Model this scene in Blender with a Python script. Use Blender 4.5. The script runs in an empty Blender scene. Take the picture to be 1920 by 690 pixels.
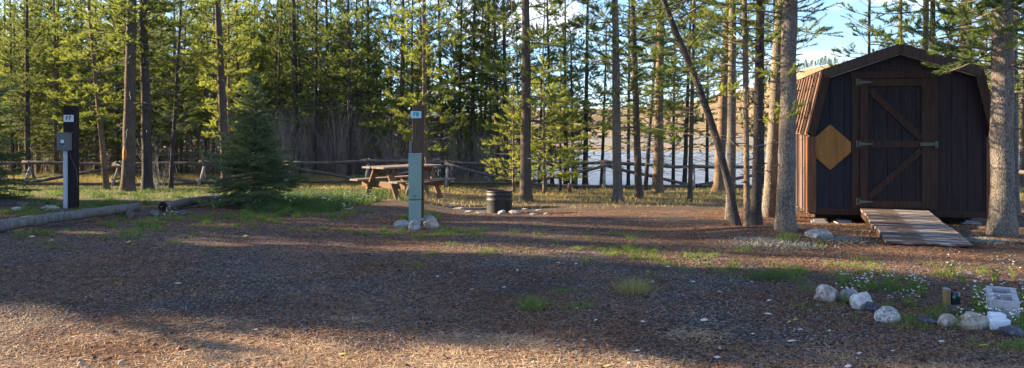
import bpy, math, random
import numpy as np
from mathutils import Vector, Matrix, Quaternion

random.seed(7)
rng = np.random.default_rng(11)
SC = bpy.context.scene
COL = SC.collection
R = math.radians
F = 1440.0; HZ = 240.0; CAMZ = 1.35

# ------------------------------------------------------------------ terrain
def vnoise(x, y, seed=0):
    x = np.asarray(x, float); y = np.asarray(y, float)
    xi = np.floor(x).astype(np.int64); yi = np.floor(y).astype(np.int64)
    fx = x - xi; fy = y - yi
    fx = fx*fx*(3-2*fx); fy = fy*fy*(3-2*fy)
    def h(a, b):
        n = (a*374761393 + b*668265263 + seed*974634777) & 0x7fffffff
        n = ((n ^ (n >> 13))*1274126177) & 0x7fffffff
        return ((n ^ (n >> 16)) & 0xffff)/65535.0
    return (h(xi, yi)*(1-fx)+h(xi+1, yi)*fx)*(1-fy) + (h(xi, yi+1)*(1-fx)+h(xi+1, yi+1)*fx)*fy

PC = np.array([(-60,.2),(0,0),(9,0),(11,-.02),(14.3,-.22),(17,-.38),(20,-.58),(30,-.98),(34,-1.2),(38,-1.6),(43,-2.1),(50,-3),(104,-3),(111,-1.9),(180,-1.3),(240,.6)])
PL = np.array([(-60,.2),(0,0),(13,0),(17,-.2),(22,-.48),(30,-.93),(34,-1.1),(60,-1.3),(104,-1.3),(111,-1.3),(180,-1.0),(240,.6)])
HILL = np.array([(-3000,212),(900,212),(1030,205),(1200,198),(1300,188),(1400,165),(1450,148),(1520,126),(1600,117),(1750,128),(1900,150),(2400,180),(5000,200)])
WATER = -1.95
MOUNDS = [(2.95,9.9,.8,.07),(3.4,9.5,.7,.06),(6.0,9.4,.9,.05)]
def ground(X, Y):
    X = np.asarray(X, float); Y = np.asarray(Y, float)
    c = np.interp(Y, PC[:,0], PC[:,1]); l = np.interp(Y, PL[:,0], PL[:,1])
    t = np.clip((X/np.maximum(Y,6)+.15)/.09, 0, 1); t = t*t*(3-2*t)
    z = l*(1-t)+c*t
    # right bank a little higher
    px = 960+F*X/np.maximum(Y,30)
    hz = CAMZ+(HZ-np.interp(px, HILL[:,0], HILL[:,1]))/F*440
    hz = hz+ (vnoise(X/60, Y/60, 3)-.5)*5
    k = np.clip((Y-240)/200, 0, 1); k = k*k*(3-2*k)
    z = np.where(Y > 240, .6+(hz-.6)*k, z)
    k2 = np.clip((Y-450)/500, 0, 1)
    z = np.where(Y > 450, z*(1-.6*k2), z)
    z = z + (vnoise(X/2.3, Y/2.3, 5)-.5)*.05*np.clip(1.2-Y/400, 0, 1) + (vnoise(X/.6, Y/.6, 6)-.5)*.016*(Y < 45)
    for mx, my, r, h in MOUNDS:
        z = z + h*np.exp(-((X-mx)**2+(Y-my)**2)/(r*r))
    return z
def g(x, y): return float(ground(x, y))
def G(px, py, dmax=45):
    a = (px-960)/F; b = (HZ-py)/F
    ds = np.arange(3.5, dmax, .02)
    zz = CAMZ+b*ds; gz = ground(a*ds, ds)
    i = np.argmax(zz <= gz)
    if zz[i] > gz[i]: i = len(ds)-1
    d = float(ds[i]); return Vector((a*d, d, float(gz[i])))
def at(px, py, d): return Vector(((px-960)/F*d, d, CAMZ+(HZ-py)/F*d))

# ------------------------------------------------------------------ helpers
def rnd(a, b): return random.uniform(a, b)
def put(o, parent=None):
    COL.objects.link(o)
    if parent: o.parent = parent
    return o
def tag(o, label=None, cat=None, group=None, kind=None):
    if label: o['label'] = label
    if cat: o['category'] = cat
    if group: o['group'] = group
    if kind: o['kind'] = kind
    return o
def thing(name, label, cat, loc=(0,0,0), rz=0, group=None):
    o = bpy.data.objects.new(name, None); o.empty_display_size = .2
    o.location = loc; o.rotation_euler = (0,0,rz); put(o)
    return tag(o, label, cat, group)
def raw_mesh(name, V, Fc, mats, smooth=False, mi=None):
    me = bpy.data.meshes.new(name)
    V = np.asarray(V, np.float32)
    if isinstance(Fc, np.ndarray):
        n, k = Fc.shape
        me.vertices.add(len(V)); me.vertices.foreach_set('co', V.ravel())
        me.loops.add(n*k); me.loops.foreach_set('vertex_index', Fc.ravel().astype(np.int32))
        me.polygons.add(n); me.polygons.foreach_set('loop_start', np.arange(0, n*k, k, dtype=np.int32))
        me.update(calc_edges=True)
    else:
        me.from_pydata([tuple(map(float, v)) for v in V], [], Fc)
    for m in (mats if isinstance(mats, (list, tuple)) else [mats]): me.materials.append(m)
    if mi is not None: me.polygons.foreach_set('material_index', np.asarray(mi, np.int32))
    if smooth: me.polygons.foreach_set('use_smooth', np.ones(len(me.polygons), bool))
    me.update()
    return me
class MB:
    def __init__(s): s.v = []; s.f = []
    def add(s, vs, fs):
        n = len(s.v); s.v += [tuple(v) for v in vs]; s.f += [tuple(i+n for i in f) for f in fs]; return s
    def box(s, c, size, M=None, jit=0):
        x, y, z = [k/2 for k in size]
        vs = []
        for a in (-1,1):
            for b in (-1,1):
                for e in (-1,1):
                    p = Vector((a*x+rnd(-jit,jit), b*y+rnd(-jit,jit), e*z+rnd(-jit,jit)))
                    if M is not None: p = M @ p
                    vs.append(p+Vector(c))
        return s.add(vs, [(0,1,3,2),(4,6,7,5),(0,4,5,1),(2,3,7,6),(0,2,6,4),(1,5,7,3)])
    def bar(s, a, b, w, t, up=(0,0,1)):
        a = Vector(a); b = Vector(b); d = b-a; L = d.length; d.normalize()
        up = Vector(up); sx = d.cross(up)
        if sx.length < 1e-4: sx = d.cross(Vector((1,0,0)))
        sx.normalize(); sz = sx.cross(d).normalized()
        M = Matrix((sx, d, sz)).transposed()
        return s.box((a+b)/2, (w, L, t), M)
    def prism(s, poly, y0, y1, M=None):
        n = len(poly); vs = [Vector((p[0], y0, p[1])) for p in poly]+[Vector((p[0], y1, p[1])) for p in poly]
        if M is not None: vs = [M @ v for v in vs]
        fs = [tuple(range(n-1,-1,-1)), tuple(range(n, 2*n))]+[(i, (i+1)%n, n+(i+1)%n, n+i) for i in range(n)]
        return s.add(vs, fs)
    def tube(s, pts, rads, n=8, cap=True, lump=0):
        pts = [Vector(p) for p in pts]
        if not isinstance(rads, (list, tuple, np.ndarray)): rads = [rads]*len(pts)
        rings = []; prev = None
        for i, p in enumerate(pts):
            d = (pts[min(i+1, len(pts)-1)]-pts[max(i-1, 0)]).normalized()
            if prev is None:
                ref = Vector((0,0,1)) if abs(d.z) < .9 else Vector((1,0,0))
                u = d.cross(ref).normalized()
            else:
                u = (prev - d*prev.dot(d)).normalized()
            prev = u; v = d.cross(u)
            rings.append([p+(u*math.cos(2*math.pi*k/n)+v*math.sin(2*math.pi*k/n))*rads[i]*(1+rnd(-lump,lump)) for k in range(n)])
        vs = [q for r in rings for q in r]; fs = []
        for i in range(len(pts)-1):
            for k in range(n):
                fs.append((i*n+k, i*n+(k+1)%n, (i+1)*n+(k+1)%n, (i+1)*n+k))
        if cap:
            fs.append(tuple(range(n-1,-1,-1))); b = (len(pts)-1)*n; fs.append(tuple(b+k for k in range(n)))
        return s.add(vs, fs)
    def build(s, name, mat, parent=None, smooth=False, bevel=0, loc=None):
        me = raw_mesh(name, s.v, s.f, mat, smooth)
        o = bpy.data.objects.new(name, me); put(o, parent)
        if loc is not None: o.location = loc
        if bevel:
            m = o.modifiers.new('b', 'BEVEL'); m.width = bevel; m.segments = 2; m.limit_method = 'ANGLE'
        if smooth:
            try: me.shade_auto_smooth if False else None
            except Exception: pass
        return o

# ------------------------------------------------------------------ materials
def srgb(r, g_, b):
    f = lambda c: (c/255/12.92) if c/255 <= .04045 else ((c/255+.055)/1.055)**2.4
    return (f(r), f(g_), f(b), 1)
class NT:
    def __init__(s, name):
        s.m = bpy.data.materials.new(name); s.m.use_nodes = True
        s.t = s.m.node_tree; s.n = s.t.nodes; s.l = s.t.links
        s.b = s.n['Principled BSDF']; s.out = s.n['Material Output']
    def new(s, t, **kw):
        n = s.n.new(t)
        for k, v in kw.items():
            if k.startswith('_'): setattr(n, k[1:], v)
            else:
                n.inputs[k.replace('__', ' ')].default_value = v
        return n
    def link(s, a, b): s.l.new(a, b)
    def coord(s, scale=(1,1,1), kind='Object', rot=(0,0,0)):
        c = s.n.new('ShaderNodeTexCoord'); m = s.n.new('ShaderNodeMapping')
        m.inputs['Scale'].default_value = scale; m.inputs['Rotation'].default_value = rot
        s.link(c.outputs[kind], m.inputs['Vector']); return m.outputs['Vector']
    def noise(s, vec, scale, detail=6, rough=.6, dist=0):
        n = s.new('ShaderNodeTexNoise', Scale=scale, Detail=detail, Roughness=rough, Distortion=dist)
        s.link(vec, n.inputs['Vector']); return n.outputs['Fac']
    def voro(s, vec, scale, feature='F1', out='Distance'):
        n = s.new('ShaderNodeTexVoronoi', _feature=feature, Scale=scale)
        s.link(vec, n.inputs['Vector']); return n.outputs[out]
    def ramp(s, fac, stops, interp='LINEAR'):
        n = s.n.new('ShaderNodeValToRGB'); n.color_ramp.interpolation = interp
        e = n.color_ramp.elements
        while len(e) < len(stops): e.new(.5)
        for i, (p, c) in enumerate(stops):
            e[i].position = p; e[i].color = c if len(c) == 4 else (*c, 1)
        s.link(fac, n.inputs['Fac']); return n.outputs['Color']
    def mix(s, fac, a, b, mode='MIX'):
        n = s.n.new('ShaderNodeMix'); n.data_type = 'RGBA'; n.blend_type = mode
        for sock, v in ((n.inputs[0], fac), (n.inputs[6], a), (n.inputs[7], b)):
            if isinstance(v, (int, float)): sock.default_value = v
            elif isinstance(v, tuple): sock.default_value = v if len(v) == 4 else (*v, 1)
            else: s.link(v, sock)
        return n.outputs[2]
    def math(s, op, a, b=0):
        n = s.n.new('ShaderNodeMath'); n.operation = op
        for i, v in enumerate((a, b)):
            if isinstance(v, (int, float)): n.inputs[i].default_value = v
            else: s.link(v, n.inputs[i])
        return n.outputs[0]
    def bump(s, h, strength=.4, dist=.02):
        n = s.new('ShaderNodeBump', Strength=strength, Distance=dist)
        s.link(h, n.inputs['Height']); s.link(n.outputs['Normal'], s.b.inputs['Normal'])
    def fin(s, color=None, rough=.85, spec=.3, metal=0):
        if color is not None:
            if isinstance(color, tuple): s.b.inputs['Base Color'].default_value = color if len(color) == 4 else (*color, 1)
            else: s.link(color, s.b.inputs['Base Color'])
        s.b.inputs['Roughness'].default_value = rough
        s.b.inputs['Specular IOR Level'].default_value = spec
        s.b.inputs['Metallic'].default_value = metal
        return s.m

def wood_mat(name, dark, mid, light, scale=(1,1,1), rough=.8, spec=.25, bump=.5, stretch=14):
    t = NT(name); v = t.coord(scale)
    sep = t.n.new('ShaderNodeMapping'); sep.inputs['Scale'].default_value = (stretch, stretch, 1.0); t.link(v, sep.inputs['Vector'])
    n1 = t.noise(sep.outputs['Vector'], 3, 8, .65, .4); n2 = t.noise(v, 2.2, 4)
    c = t.ramp(n1, [(.3, dark), (.52, mid), (.72, light)])
    c = t.mix(t.ramp(n2, [(.35, (0,0,0)), (.7, (1,1,1))]), c, t.mix(.5, c, mid))
    t.bump(n1, bump, .01)
    return t.fin(c, rough, spec)
def bark_mat(name, dark, light, sc=1.0):
    t = NT(name); v = t.coord((1,1,.45))
    n0 = t.noise(v, 7*sc, 6, .65); v1 = t.voro(v, 38*sc, 'DISTANCE_TO_EDGE'); n2 = t.noise(v, 60*sc, 5, .7)
    f = t.math('ADD', t.math('MULTIPLY', n2, .75), t.math('MULTIPLY', n0, .35))
    c = t.ramp(f, [(.38, dark), (.52, tuple((a+b)/2 for a, b in zip(dark, light))), (.66, light)])
    e = t.ramp(v1, [(0, (.35,.35,.35)), (.12, (1,1,1))])
    c = t.mix(.75, c, e, 'MULTIPLY')
    # low patches of lichen / reddish flakes
    n3 = t.noise(t.coord((1,1,.7)), 2.5, 3)
    c = t.mix(t.ramp(n3, [(.5, (0,0,0)), (.75, (.45,.45,.45))]), c, (.20, .12, .075))
    t.bump(t.math('ADD', t.math('MINIMUM', v1, .2), t.math('MULTIPLY', n2, .5)), .9, .02)
    return t.fin(c, .95, .15)
def needle_mat(name, a, b, trans=.35, tcol=None):
    t = NT(name)
    oi = t.n.new('ShaderNodeNewGeometry')
    c = t.ramp(oi.outputs['Random Per Island'], [(0, a), (1, b)])
    n = t.noise(t.coord(), 1.6, 3)
    c = t.mix(t.ramp(n, [(.4, (0,0,0)), (.65, (1,1,1))]), c, t.mix(.5, c, b))
    t.fin(c, .7, .3)
    tr = t.n.new('ShaderNodeBsdfTranslucent'); mx = t.n.new('ShaderNodeMixShader'); mx.inputs[0].default_value = trans
    if tcol: t.link(t.mix(.5, c, tcol), tr.inputs['Color'])
    else: t.link(c, tr.inputs['Color'])
    t.link(t.b.outputs[0], mx.inputs[1]); t.link(tr.outputs[0], mx.inputs[2]); t.link(mx.outputs[0], t.out.inputs['Surface'])
    return t.m
def flat_mat(name, col, rough=.7, spec=.3, var=.25, sc=8, metal=0, bump=.1):
    t = NT(name); n = t.noise(t.coord(), sc, 5)
    d = tuple(c*(1-var) for c in col[:3]); l = tuple(min(1, c*(1+var)) for c in col[:3])
    c = t.ramp(n, [(.3, d), (.7, l)]); t.bump(n, bump, .01)
    return t.fin(c, rough, spec, metal)
def rock_mat(name, a, b, c3, sc=9):
    t = NT(name); v = t.coord(); n = t.noise(v, sc, 8, .7); n2 = t.noise(v, sc*4, 4, .7)
    c = t.ramp(t.math('ADD', t.math('MULTIPLY', n, .65), t.math('MULTIPLY', n2, .35)), [(.36, a), (.5, b), (.62, c3)])
    t.bump(n, .8, .02); return t.fin(c, .9, .2)

M = {}
M['bark'] = bark_mat('bark_grey', (.03,.023,.02), (.17,.14,.115))
M['bark_dark'] = bark_mat('bark_dark', (.022,.019,.020), (.095,.084,.08))
M['bark_pale'] = bark_mat('bark_pale', (.06,.04,.028), (.27,.20,.14), .8)
M['bark_speck'] = bark_mat('bark_speckled', (.02,.017,.017), (.27,.235,.195), 1.15)
M['twig'] = flat_mat('twig_grey', (.13,.11,.095), .9, .1)
M['twig_dead'] = flat_mat('twig_dead', (.23,.205,.185), .9, .1)
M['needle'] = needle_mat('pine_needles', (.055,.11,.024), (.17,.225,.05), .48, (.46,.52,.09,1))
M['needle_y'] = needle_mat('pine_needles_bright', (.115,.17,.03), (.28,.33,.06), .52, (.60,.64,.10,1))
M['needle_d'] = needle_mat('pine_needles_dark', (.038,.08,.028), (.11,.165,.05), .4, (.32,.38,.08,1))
M['spruce'] = needle_mat('spruce_needles', (.045,.08,.03), (.19,.245,.11), .3)
M['log'] = wood_mat('weathered_log', (.05,.045,.043), (.15,.138,.13), (.27,.25,.235), (1,1,1), .9, .2, .9, 9)
M['cut_end'] = flat_mat('log_end', (.14,.11,.09), .9, .1, .4, 20)
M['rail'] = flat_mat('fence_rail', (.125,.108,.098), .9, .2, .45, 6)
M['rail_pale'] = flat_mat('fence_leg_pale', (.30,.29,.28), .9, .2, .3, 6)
M['table'] = wood_mat('table_wood', (.08,.042,.025), (.17,.10,.06), (.28,.185,.115), stretch=9)
M['table_top'] = wood_mat('table_top_wood', (.10,.08,.065), (.2,.16,.13), (.33,.28,.24), stretch=5)
M['post8'] = wood_mat('post_brown', (.03,.018,.013), (.085,.053,.037), (.16,.105,.077))
M['post7'] = wood_mat('post_black', (.008,.007,.008), (.018,.014,.014), (.035,.027,.026))
M['green'] = flat_mat('pedestal_green', (.20,.275,.235), .5, .4, .08, 3, bump=.02)
M['greybox'] = flat_mat('box_grey', (.13,.14,.14), .5, .4, .12, 6, .2, .02)
M['conduit'] = flat_mat('conduit_white', (.42,.45,.5), .5, .4, .06, 4, bump=.02)
M['cable'] = flat_mat('cable_dark', (.05,.07,.07), .6, .3)
M['sign'] = flat_mat('sign_white', (.62,.66,.66), .5, .4, .05, 5, bump=0)
M['sign8'] = flat_mat('sign_pale_teal', (.40,.58,.62), .5, .4, .05, 5, bump=0)
M['ink'] = flat_mat('ink_dark', (.02,.05,.06), .6, .2, .1)
M['ink8'] = flat_mat('ink_teal', (.02,.20,.22), .6, .2, .1)
M['steel'] = flat_mat('galvanised', (.10,.10,.085), .5, .5, .3, 30, .5, .05)
M['black'] = flat_mat('burnt_steel', (.022,.023,.026), .55, .5, .5, 12, .3, .2)
M['rust'] = flat_mat('ring_inside', (.05,.03,.025), .9, .2, .5, 14)
M['rock_pink'] = rock_mat('rock_pink', (.16,.11,.09), (.40,.32,.28), (.6,.54,.5))
M['rock_grey'] = rock_mat('rock_grey', (.12,.12,.125), (.27,.265,.26), (.42,.41,.4))
M['rock_dark'] = rock_mat('rock_dark', (.03,.032,.04), (.075,.08,.095), (.15,.15,.17))
M['rock_pale'] = rock_mat('rock_pale', (.28,.26,.24), (.5,.47,.44), (.66,.64,.62))
M['rock_spot'] = rock_mat('rock_spotted', (.05,.05,.055), (.42,.39,.36), (.62,.58,.54), 16)
M['rock_tan'] = rock_mat('rock_tan', (.18,.15,.11), (.36,.31,.24), (.48,.43,.35))
M['rock_brown'] = rock_mat('rock_brown', (.04,.028,.022), (.10,.07,.055), (.17,.13,.11))
M['rock_moss'] = rock_mat('rock_moss', (.04,.055,.04), (.11,.14,.10), (.2,.22,.17))
M['concrete'] = flat_mat('concrete', (.36,.36,.37), .9, .2, .25, 25, bump=.4)
M['plastic'] = flat_mat('white_plastic', (.72,.75,.80), .4, .4, .04, 4, bump=0)
M['bottle'] = flat_mat('dark_green_glass', (.01,.035,.03), .15, .6, .2)
M['redcap'] = flat_mat('red_cap', (.16,.04,.03), .5, .3)
M['tan_board'] = flat_mat('tan_board', (.28,.19,.07), .8, .2)
M['leaf_pale'] = flat_mat('dry_leaf_pale', (.55,.49,.40), .8, .2, .2)
M['leaf_yel'] = flat_mat('dry_leaf_yellow', (.5,.42,.10), .8, .2, .2)
M['petal'] = flat_mat('petal_white', (.75,.76,.72), .8, .2, .08)
M['hollow_shade'] = flat_mat('painted_hollow_shade', (.02,.015,.012), .95, .1)  # near-black that paints the shade inside hollows
M['cone'] = flat_mat('cone_brown', (.06,.035,.025), .9, .1)
def grass_mat(name, a, b, t=.35): return needle_mat(name, a, b, t)
M['grass'] = grass_mat('grass_green', (.06,.12,.02), (.21,.28,.06))
M['grass_y'] = grass_mat('grass_dry', (.22,.20,.06), (.44,.37,.14))
M['grass_l'] = grass_mat('grass_lush', (.035,.085,.018), (.12,.19,.05))
M['sage'] = grass_mat('sage_grey', (.17,.18,.16), (.30,.31,.27), .1)

# shed woods
def shed_wall_mat():
    t = NT('shed_siding'); v = t.coord((14,14,.8)); n = t.noise(v, 2, 8, .65, .3); v2 = t.coord((1,1,1))
    s = t.n.new('ShaderNodeSeparateXYZ'); t.link(v2, s.inputs[0])
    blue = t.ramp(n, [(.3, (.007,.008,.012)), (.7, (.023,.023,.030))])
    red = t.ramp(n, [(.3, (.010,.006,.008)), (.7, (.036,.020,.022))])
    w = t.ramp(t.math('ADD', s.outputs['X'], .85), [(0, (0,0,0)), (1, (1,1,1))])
    c = t.mix(w, blue, red)  # bluish skylight on the left is painted in, turning reddish to the right
    fx = t.math('FRACT', t.math('MULTIPLY', t.math('ADD', s.outputs['X'], 5), 1/.203))
    gr = t.ramp(fx, [(0, (0,0,0)), (.05, (1,1,1)), (.95, (1,1,1)), (1, (0,0,0))])
    t.bump(t.math('ADD', gr, t.math('MULTIPLY', n, .3)), .7, .012)
    c = t.mix(gr, t.mix(.6, c, (0,0,0,1)), c)
    return t.fin(c, .75, .3)
M['siding'] = shed_wall_mat()
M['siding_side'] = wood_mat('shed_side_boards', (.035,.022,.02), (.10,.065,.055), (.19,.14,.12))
M['trim_dark'] = wood_mat('shed_trim_dark', (.018,.009,.007), (.042,.022,.016), (.07,.04,.028))
M['trim'] = wood_mat('shed_trim', (.022,.011,.008), (.048,.025,.017), (.08,.045,.03))
M['trim_orange'] = wood_mat('shed_corner', (.07,.03,.016), (.15,.065,.032), (.22,.105,.055))
M['door'] = wood_mat('door_boards', (.010,.007,.009), (.022,.015,.017), (.045,.030,.032))
M['diamond'] = wood_mat('diamond_ply', (.19,.075,.018), (.29,.125,.03), (.38,.18,.05), rough=.6, bump=.1, stretch=6)
M['roof'] = wood_mat('roof_brown', (.05,.027,.018), (.105,.06,.042), (.19,.125,.095), rough=.6, spec=.35)
M['roof_dark'] = wood_mat('roof_dark', (.04,.024,.018), (.075,.045,.034), (.11,.07,.052), rough=.6)
def ramp_mat():
    t = NT('ramp_boards'); v = t.coord((2,16,16)); n = t.noise(v, 2.5, 8, .7, .3); n2 = t.noise(t.coord((1.2,4,4)), 2.2, 5, .65)
    c = t.ramp(n, [(.3, (.045,.028,.022)), (.5, (.10,.067,.056)), (.7, (.17,.125,.11))])
    p = t.ramp(t.math('ADD', t.math('MULTIPLY', n2, .7), t.math('MULTIPLY', n, .3)), [(.5, (0,0,0)), (.58, (1,1,1))])
    c = t.mix(p, c, t.ramp(n, [(.3, (.18,.18,.175)), (.7, (.38,.38,.37))]))
    t.bump(n, .5, .01); return t.fin(c, .85, .2)
M['ramp'] = ramp_mat()

def ground_mat():
    t = NT('ground_soil'); v = t.coord(); 
    big = t.noise(v, .55, 4, .6, .3); mid = t.noise(v, 2.6, 6, .65); fine = t.noise(v, 38, 8, .8); peb = t.new('ShaderNodeTexVoronoi', Scale=52.0)
    t.link(v, peb.inputs['Vector'])
    gravel = t.ramp(peb.outputs['Color'], [(.05, (.022,.020,.020)), (.5, (.105,.092,.086)), (.95, (.29,.26,.24))])
    soil = t.ramp(fine, [(.36, (.022,.014,.010)), (.5, (.115,.068,.045)), (.64, (.30,.19,.12))])
    m1 = t.ramp(t.math('ADD', t.math('MULTIPLY', big, .55), t.math('MULTIPLY', mid, .45)), [(.42, (0,0,0)), (.57, (1,1,1))])
    c = t.mix(m1, gravel, soil)
    c = t.mix(.6, c, t.ramp(fine, [(.38, (.22,.22,.22)), (.60, (1.0,1.0,1.0))]), 'MULTIPLY')
    # grassy further back
    s = t.n.new('ShaderNodeSeparateXYZ'); t.link(v, s.inputs[0])
    far = t.math('MULTIPLY', t.math('SUBTRACT', s.outputs['Y'], 15), 1/9.0)
    cl = t.n.new('ShaderNodeClamp'); t.link(far, cl.inputs[0])
    gcol = t.ramp(fine, [(.38, (.05,.05,.018)), (.62, (.24,.18,.075))])
    k = t.math('MULTIPLY', cl.outputs[0], t.ramp(mid, [(.42, (.2,.2,.2)), (.55, (.85,.85,.85))]))
    c = t.mix(k, c, gcol)
    # far bank and hills: dry tan grassland with scrub
    f2 = t.math('MULTIPLY', t.math('SUBTRACT', s.outputs['Y'], 100), 1/6.0); cl2 = t.n.new('ShaderNodeClamp'); t.link(f2, cl2.inputs[0])
    hn = t.noise(t.coord((1,.5,1)), .05, 9, .72); hs = t.noise(v, .35, 6, .7)
    hill = t.ramp(hn, [(.35, (.16,.12,.06)), (.5, (.27,.20,.105)), (.65, (.36,.27,.155))])
    hill = t.mix(t.ramp(hs, [(.54, (0,0,0)), (.66, (.75,.75,.75))]), hill, (.10,.10,.05))
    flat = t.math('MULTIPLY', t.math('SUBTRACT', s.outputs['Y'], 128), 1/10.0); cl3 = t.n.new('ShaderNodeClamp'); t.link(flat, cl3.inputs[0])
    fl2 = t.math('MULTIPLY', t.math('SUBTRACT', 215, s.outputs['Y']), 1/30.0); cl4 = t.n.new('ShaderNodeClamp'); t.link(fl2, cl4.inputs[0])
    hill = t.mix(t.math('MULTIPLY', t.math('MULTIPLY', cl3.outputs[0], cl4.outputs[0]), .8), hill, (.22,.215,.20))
    c = t.mix(cl2.outputs[0], c, hill)
    h = t.math('ADD', t.math('MULTIPLY', peb.outputs['Distance'], -.5), fine)
    t.bump(h, 1.0, .035)
    return t.fin(c, .95, .12)
M['ground'] = ground_mat()

def water_mat():
    t = NT('lake_water'); v = t.coord((.45,1.6,1)); n = t.noise(v, 1.3, 7, .62, .4); n2 = t.noise(t.coord((.03,.12,1)), 1, 3)
    t.bump(n, 1.0, .35)
    c = t.ramp(n2, [(.4, (.16,.22,.28)), (.6, (.26,.33,.39))])
    return t.fin(c, .12, .9)
M['water'] = water_mat()

# ------------------------------------------------------------------ ground, lake
def axis(fine_lo, fine_hi, step, lo, hi, gr=1.12):
    a = list(np.arange(fine_lo, fine_hi+1e-6, step)); s = step; x = fine_hi
    while x < hi: s *= gr; x += s; a.append(x)
    s = step; x = fine_lo
    while x > lo: s *= gr; x -= s; a.insert(0, x)
    return np.array(a)
xs = axis(-9, 9, .14, -2500, 2500, 1.055); ys = axis(3, 22, .14, -200, 4000, 1.03)
XX, YY = np.meshgrid(xs, ys); ZZ = ground(XX, YY)
V = np.stack([XX, YY, ZZ], -1).reshape(-1, 3); nx, ny = len(xs), len(ys)
ii = (np.arange(ny-1)[:, None]*nx+np.arange(nx-1)[None]).ravel()
Fq = np.stack([ii, ii+1, ii+nx+1, ii+nx], 1)
o = bpy.data.objects.new('ground', raw_mesh('ground', V, Fq, M['ground'], True)); put(o); tag(o, 'needle strewn gravel campsite ground sloping to the lake', kind='structure')
MB().add([(-400,34,WATER),(700,34,WATER),(700,170,WATER),(-400,170,WATER)], [(0,1,2,3)]).build('lake', M['water'])
tag(bpy.data.objects['lake'], 'rippled pale blue lake behind the fence', kind='structure')

# ------------------------------------------------------------------ scatter helpers
def tri_blades(P, D, L, W, side=None):
    n = len(P); 
    s = np.cross(D, rng.normal(size=(n, 3))); s /= np.linalg.norm(s, axis=1, keepdims=True)+1e-9
    a = P-s*W[:, None]/2; b = P+s*W[:, None]/2; c = P+D*L[:, None]
    V = np.stack([a, b, c], 1).reshape(-1, 3)
    return V, np.arange(3*n).reshape(n, 3)
def bent_blades(P, D, L, W, bend):
    n = len(P)
    s = np.cross(D, rng.normal(size=(n, 3))); s /= np.linalg.norm(s, axis=1, keepdims=True)+1e-9
    h = rng.normal(size=(n, 3)); h[:, 2] = -.25
    m = P+D*(L*.55)[:, None]; tip = m+(D+h*bend)*(L*.45)[:, None]
    V = np.stack([P-s*W[:, None]/2, P+s*W[:, None]/2, m+s*W[:, None]*.35, m-s*W[:, None]*.35, tip], 1).reshape(-1, 3)
    b = np.arange(n)*5
    Fq = np.concatenate([np.stack([b, b+1, b+2], 1), np.stack([b, b+2, b+3], 1), np.stack([b+3, b+2, b+4], 1)])
    return V, Fq
def brush(P, D, L, nn, nlen, w, spread=(.5, 1.1)):
    """needle brushes round twig ends: P start, D direction, L length"""
    n = len(P); P = np.repeat(P, nn, 0); D = np.repeat(D, nn, 0); L = np.repeat(L, nn)
    t = rng.random(n*nn)**.8
    r = np.cross(D, rng.normal(size=(n*nn, 3))); r /= np.linalg.norm(r, axis=1, keepdims=True)+1e-9
    a = rng.uniform(spread[0], spread[1], n*nn)*(1-.5*t)
    N = D*np.cos(a)[:, None]+r*np.sin(a)[:, None]
    B = P+D*(L*t)[:, None]
    ln = nlen*rng.uniform(.7, 1.2, n*nn)
    return tri_blades(B, N, ln, np.full(n*nn, w))

def norm(v): return v/(np.linalg.norm(v)+1e-9)
def branch_set(zs, Lf, per, elev, droop, tuft_sp, side_len, dens, wood, T, r0=.018, curl=.35, bare=.3):
    """build branches; wood: MB, T: list of (p, dir, len) tufts"""
    for z in zs:
        k = per if isinstance(per, int) else random.randint(*per); a0 = rnd(0, 6.28)
        for j in range(k):
            az = a0+j*6.283/k+rnd(-.5, .5); L = Lf(z)*rnd(.55, 1.12)
            if L < .08: continue
            e = elev(z)+rnd(-.3, .3)
            zz = z+rnd(-.12, .12)
            p = np.array([0, 0, zz]); d = np.array([math.cos(az)*math.cos(e), math.sin(az)*math.cos(e), math.sin(e)])
            pts = [p.copy()]; n = 6; ds = [d.copy()]
            for i in range(n):
                f = (i+1)/n
                d = norm(d+np.array([rnd(-.13,.13), rnd(-.13,.13), rnd(-.08,.08)+(-droop if f < .6 else curl)*.3]))
                p = p+d*L/n; pts.append(p.copy()); ds.append(d.copy())
            rr = max(.004, r0*L/1.5)
            wood.tube(pts, [rr*(1-.8*i/n)+.002 for i in range(n+1)], 4, False)
            s = bare*L; sgn = 1; gap = rnd(0, 50)
            while s < L:
                f = s/L*n; i = min(int(f), n-1); q = pts[i]+(pts[i+1]-pts[i])*(f-i); dd = ds[i+1]
                if random.random() < dens and float(vnoise(s*2.6+gap, z*1.3, 4)) > .30:
                    side = norm(np.cross(dd, [0,0,1]))*sgn
                    sl = side_len*rnd(.5, 1.2)*(1.1-.6*s/L)*min(1, L)
                    sd = norm(dd*.75+side*rnd(.5,1)+np.array([0,0,rnd(-.15,.75)]))
                    q2 = q+sd*sl
                    if sl > .14: wood.tube([q, q2], [.004, .0025], 3, False)
                    tl = min(sl, .22); T.append((q2-sd*tl*.75, sd, tl))
                    if sl > .28:
                        for m in range(int(sl/.075)):
                            u = rnd(.3, .95); b = norm(sd+np.array([rnd(-1,1), rnd(-1,1), rnd(-.2,.8)])*.7)
                            l2 = rnd(.10, .2); T.append((q+sd*sl*u, b, l2))
                sgn = -sgn; s += tuft_sp*rnd(.7, 1.3)
            T.append((pts[-1]-ds[-1]*.12, ds[-1], .2))
CR = {}
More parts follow.
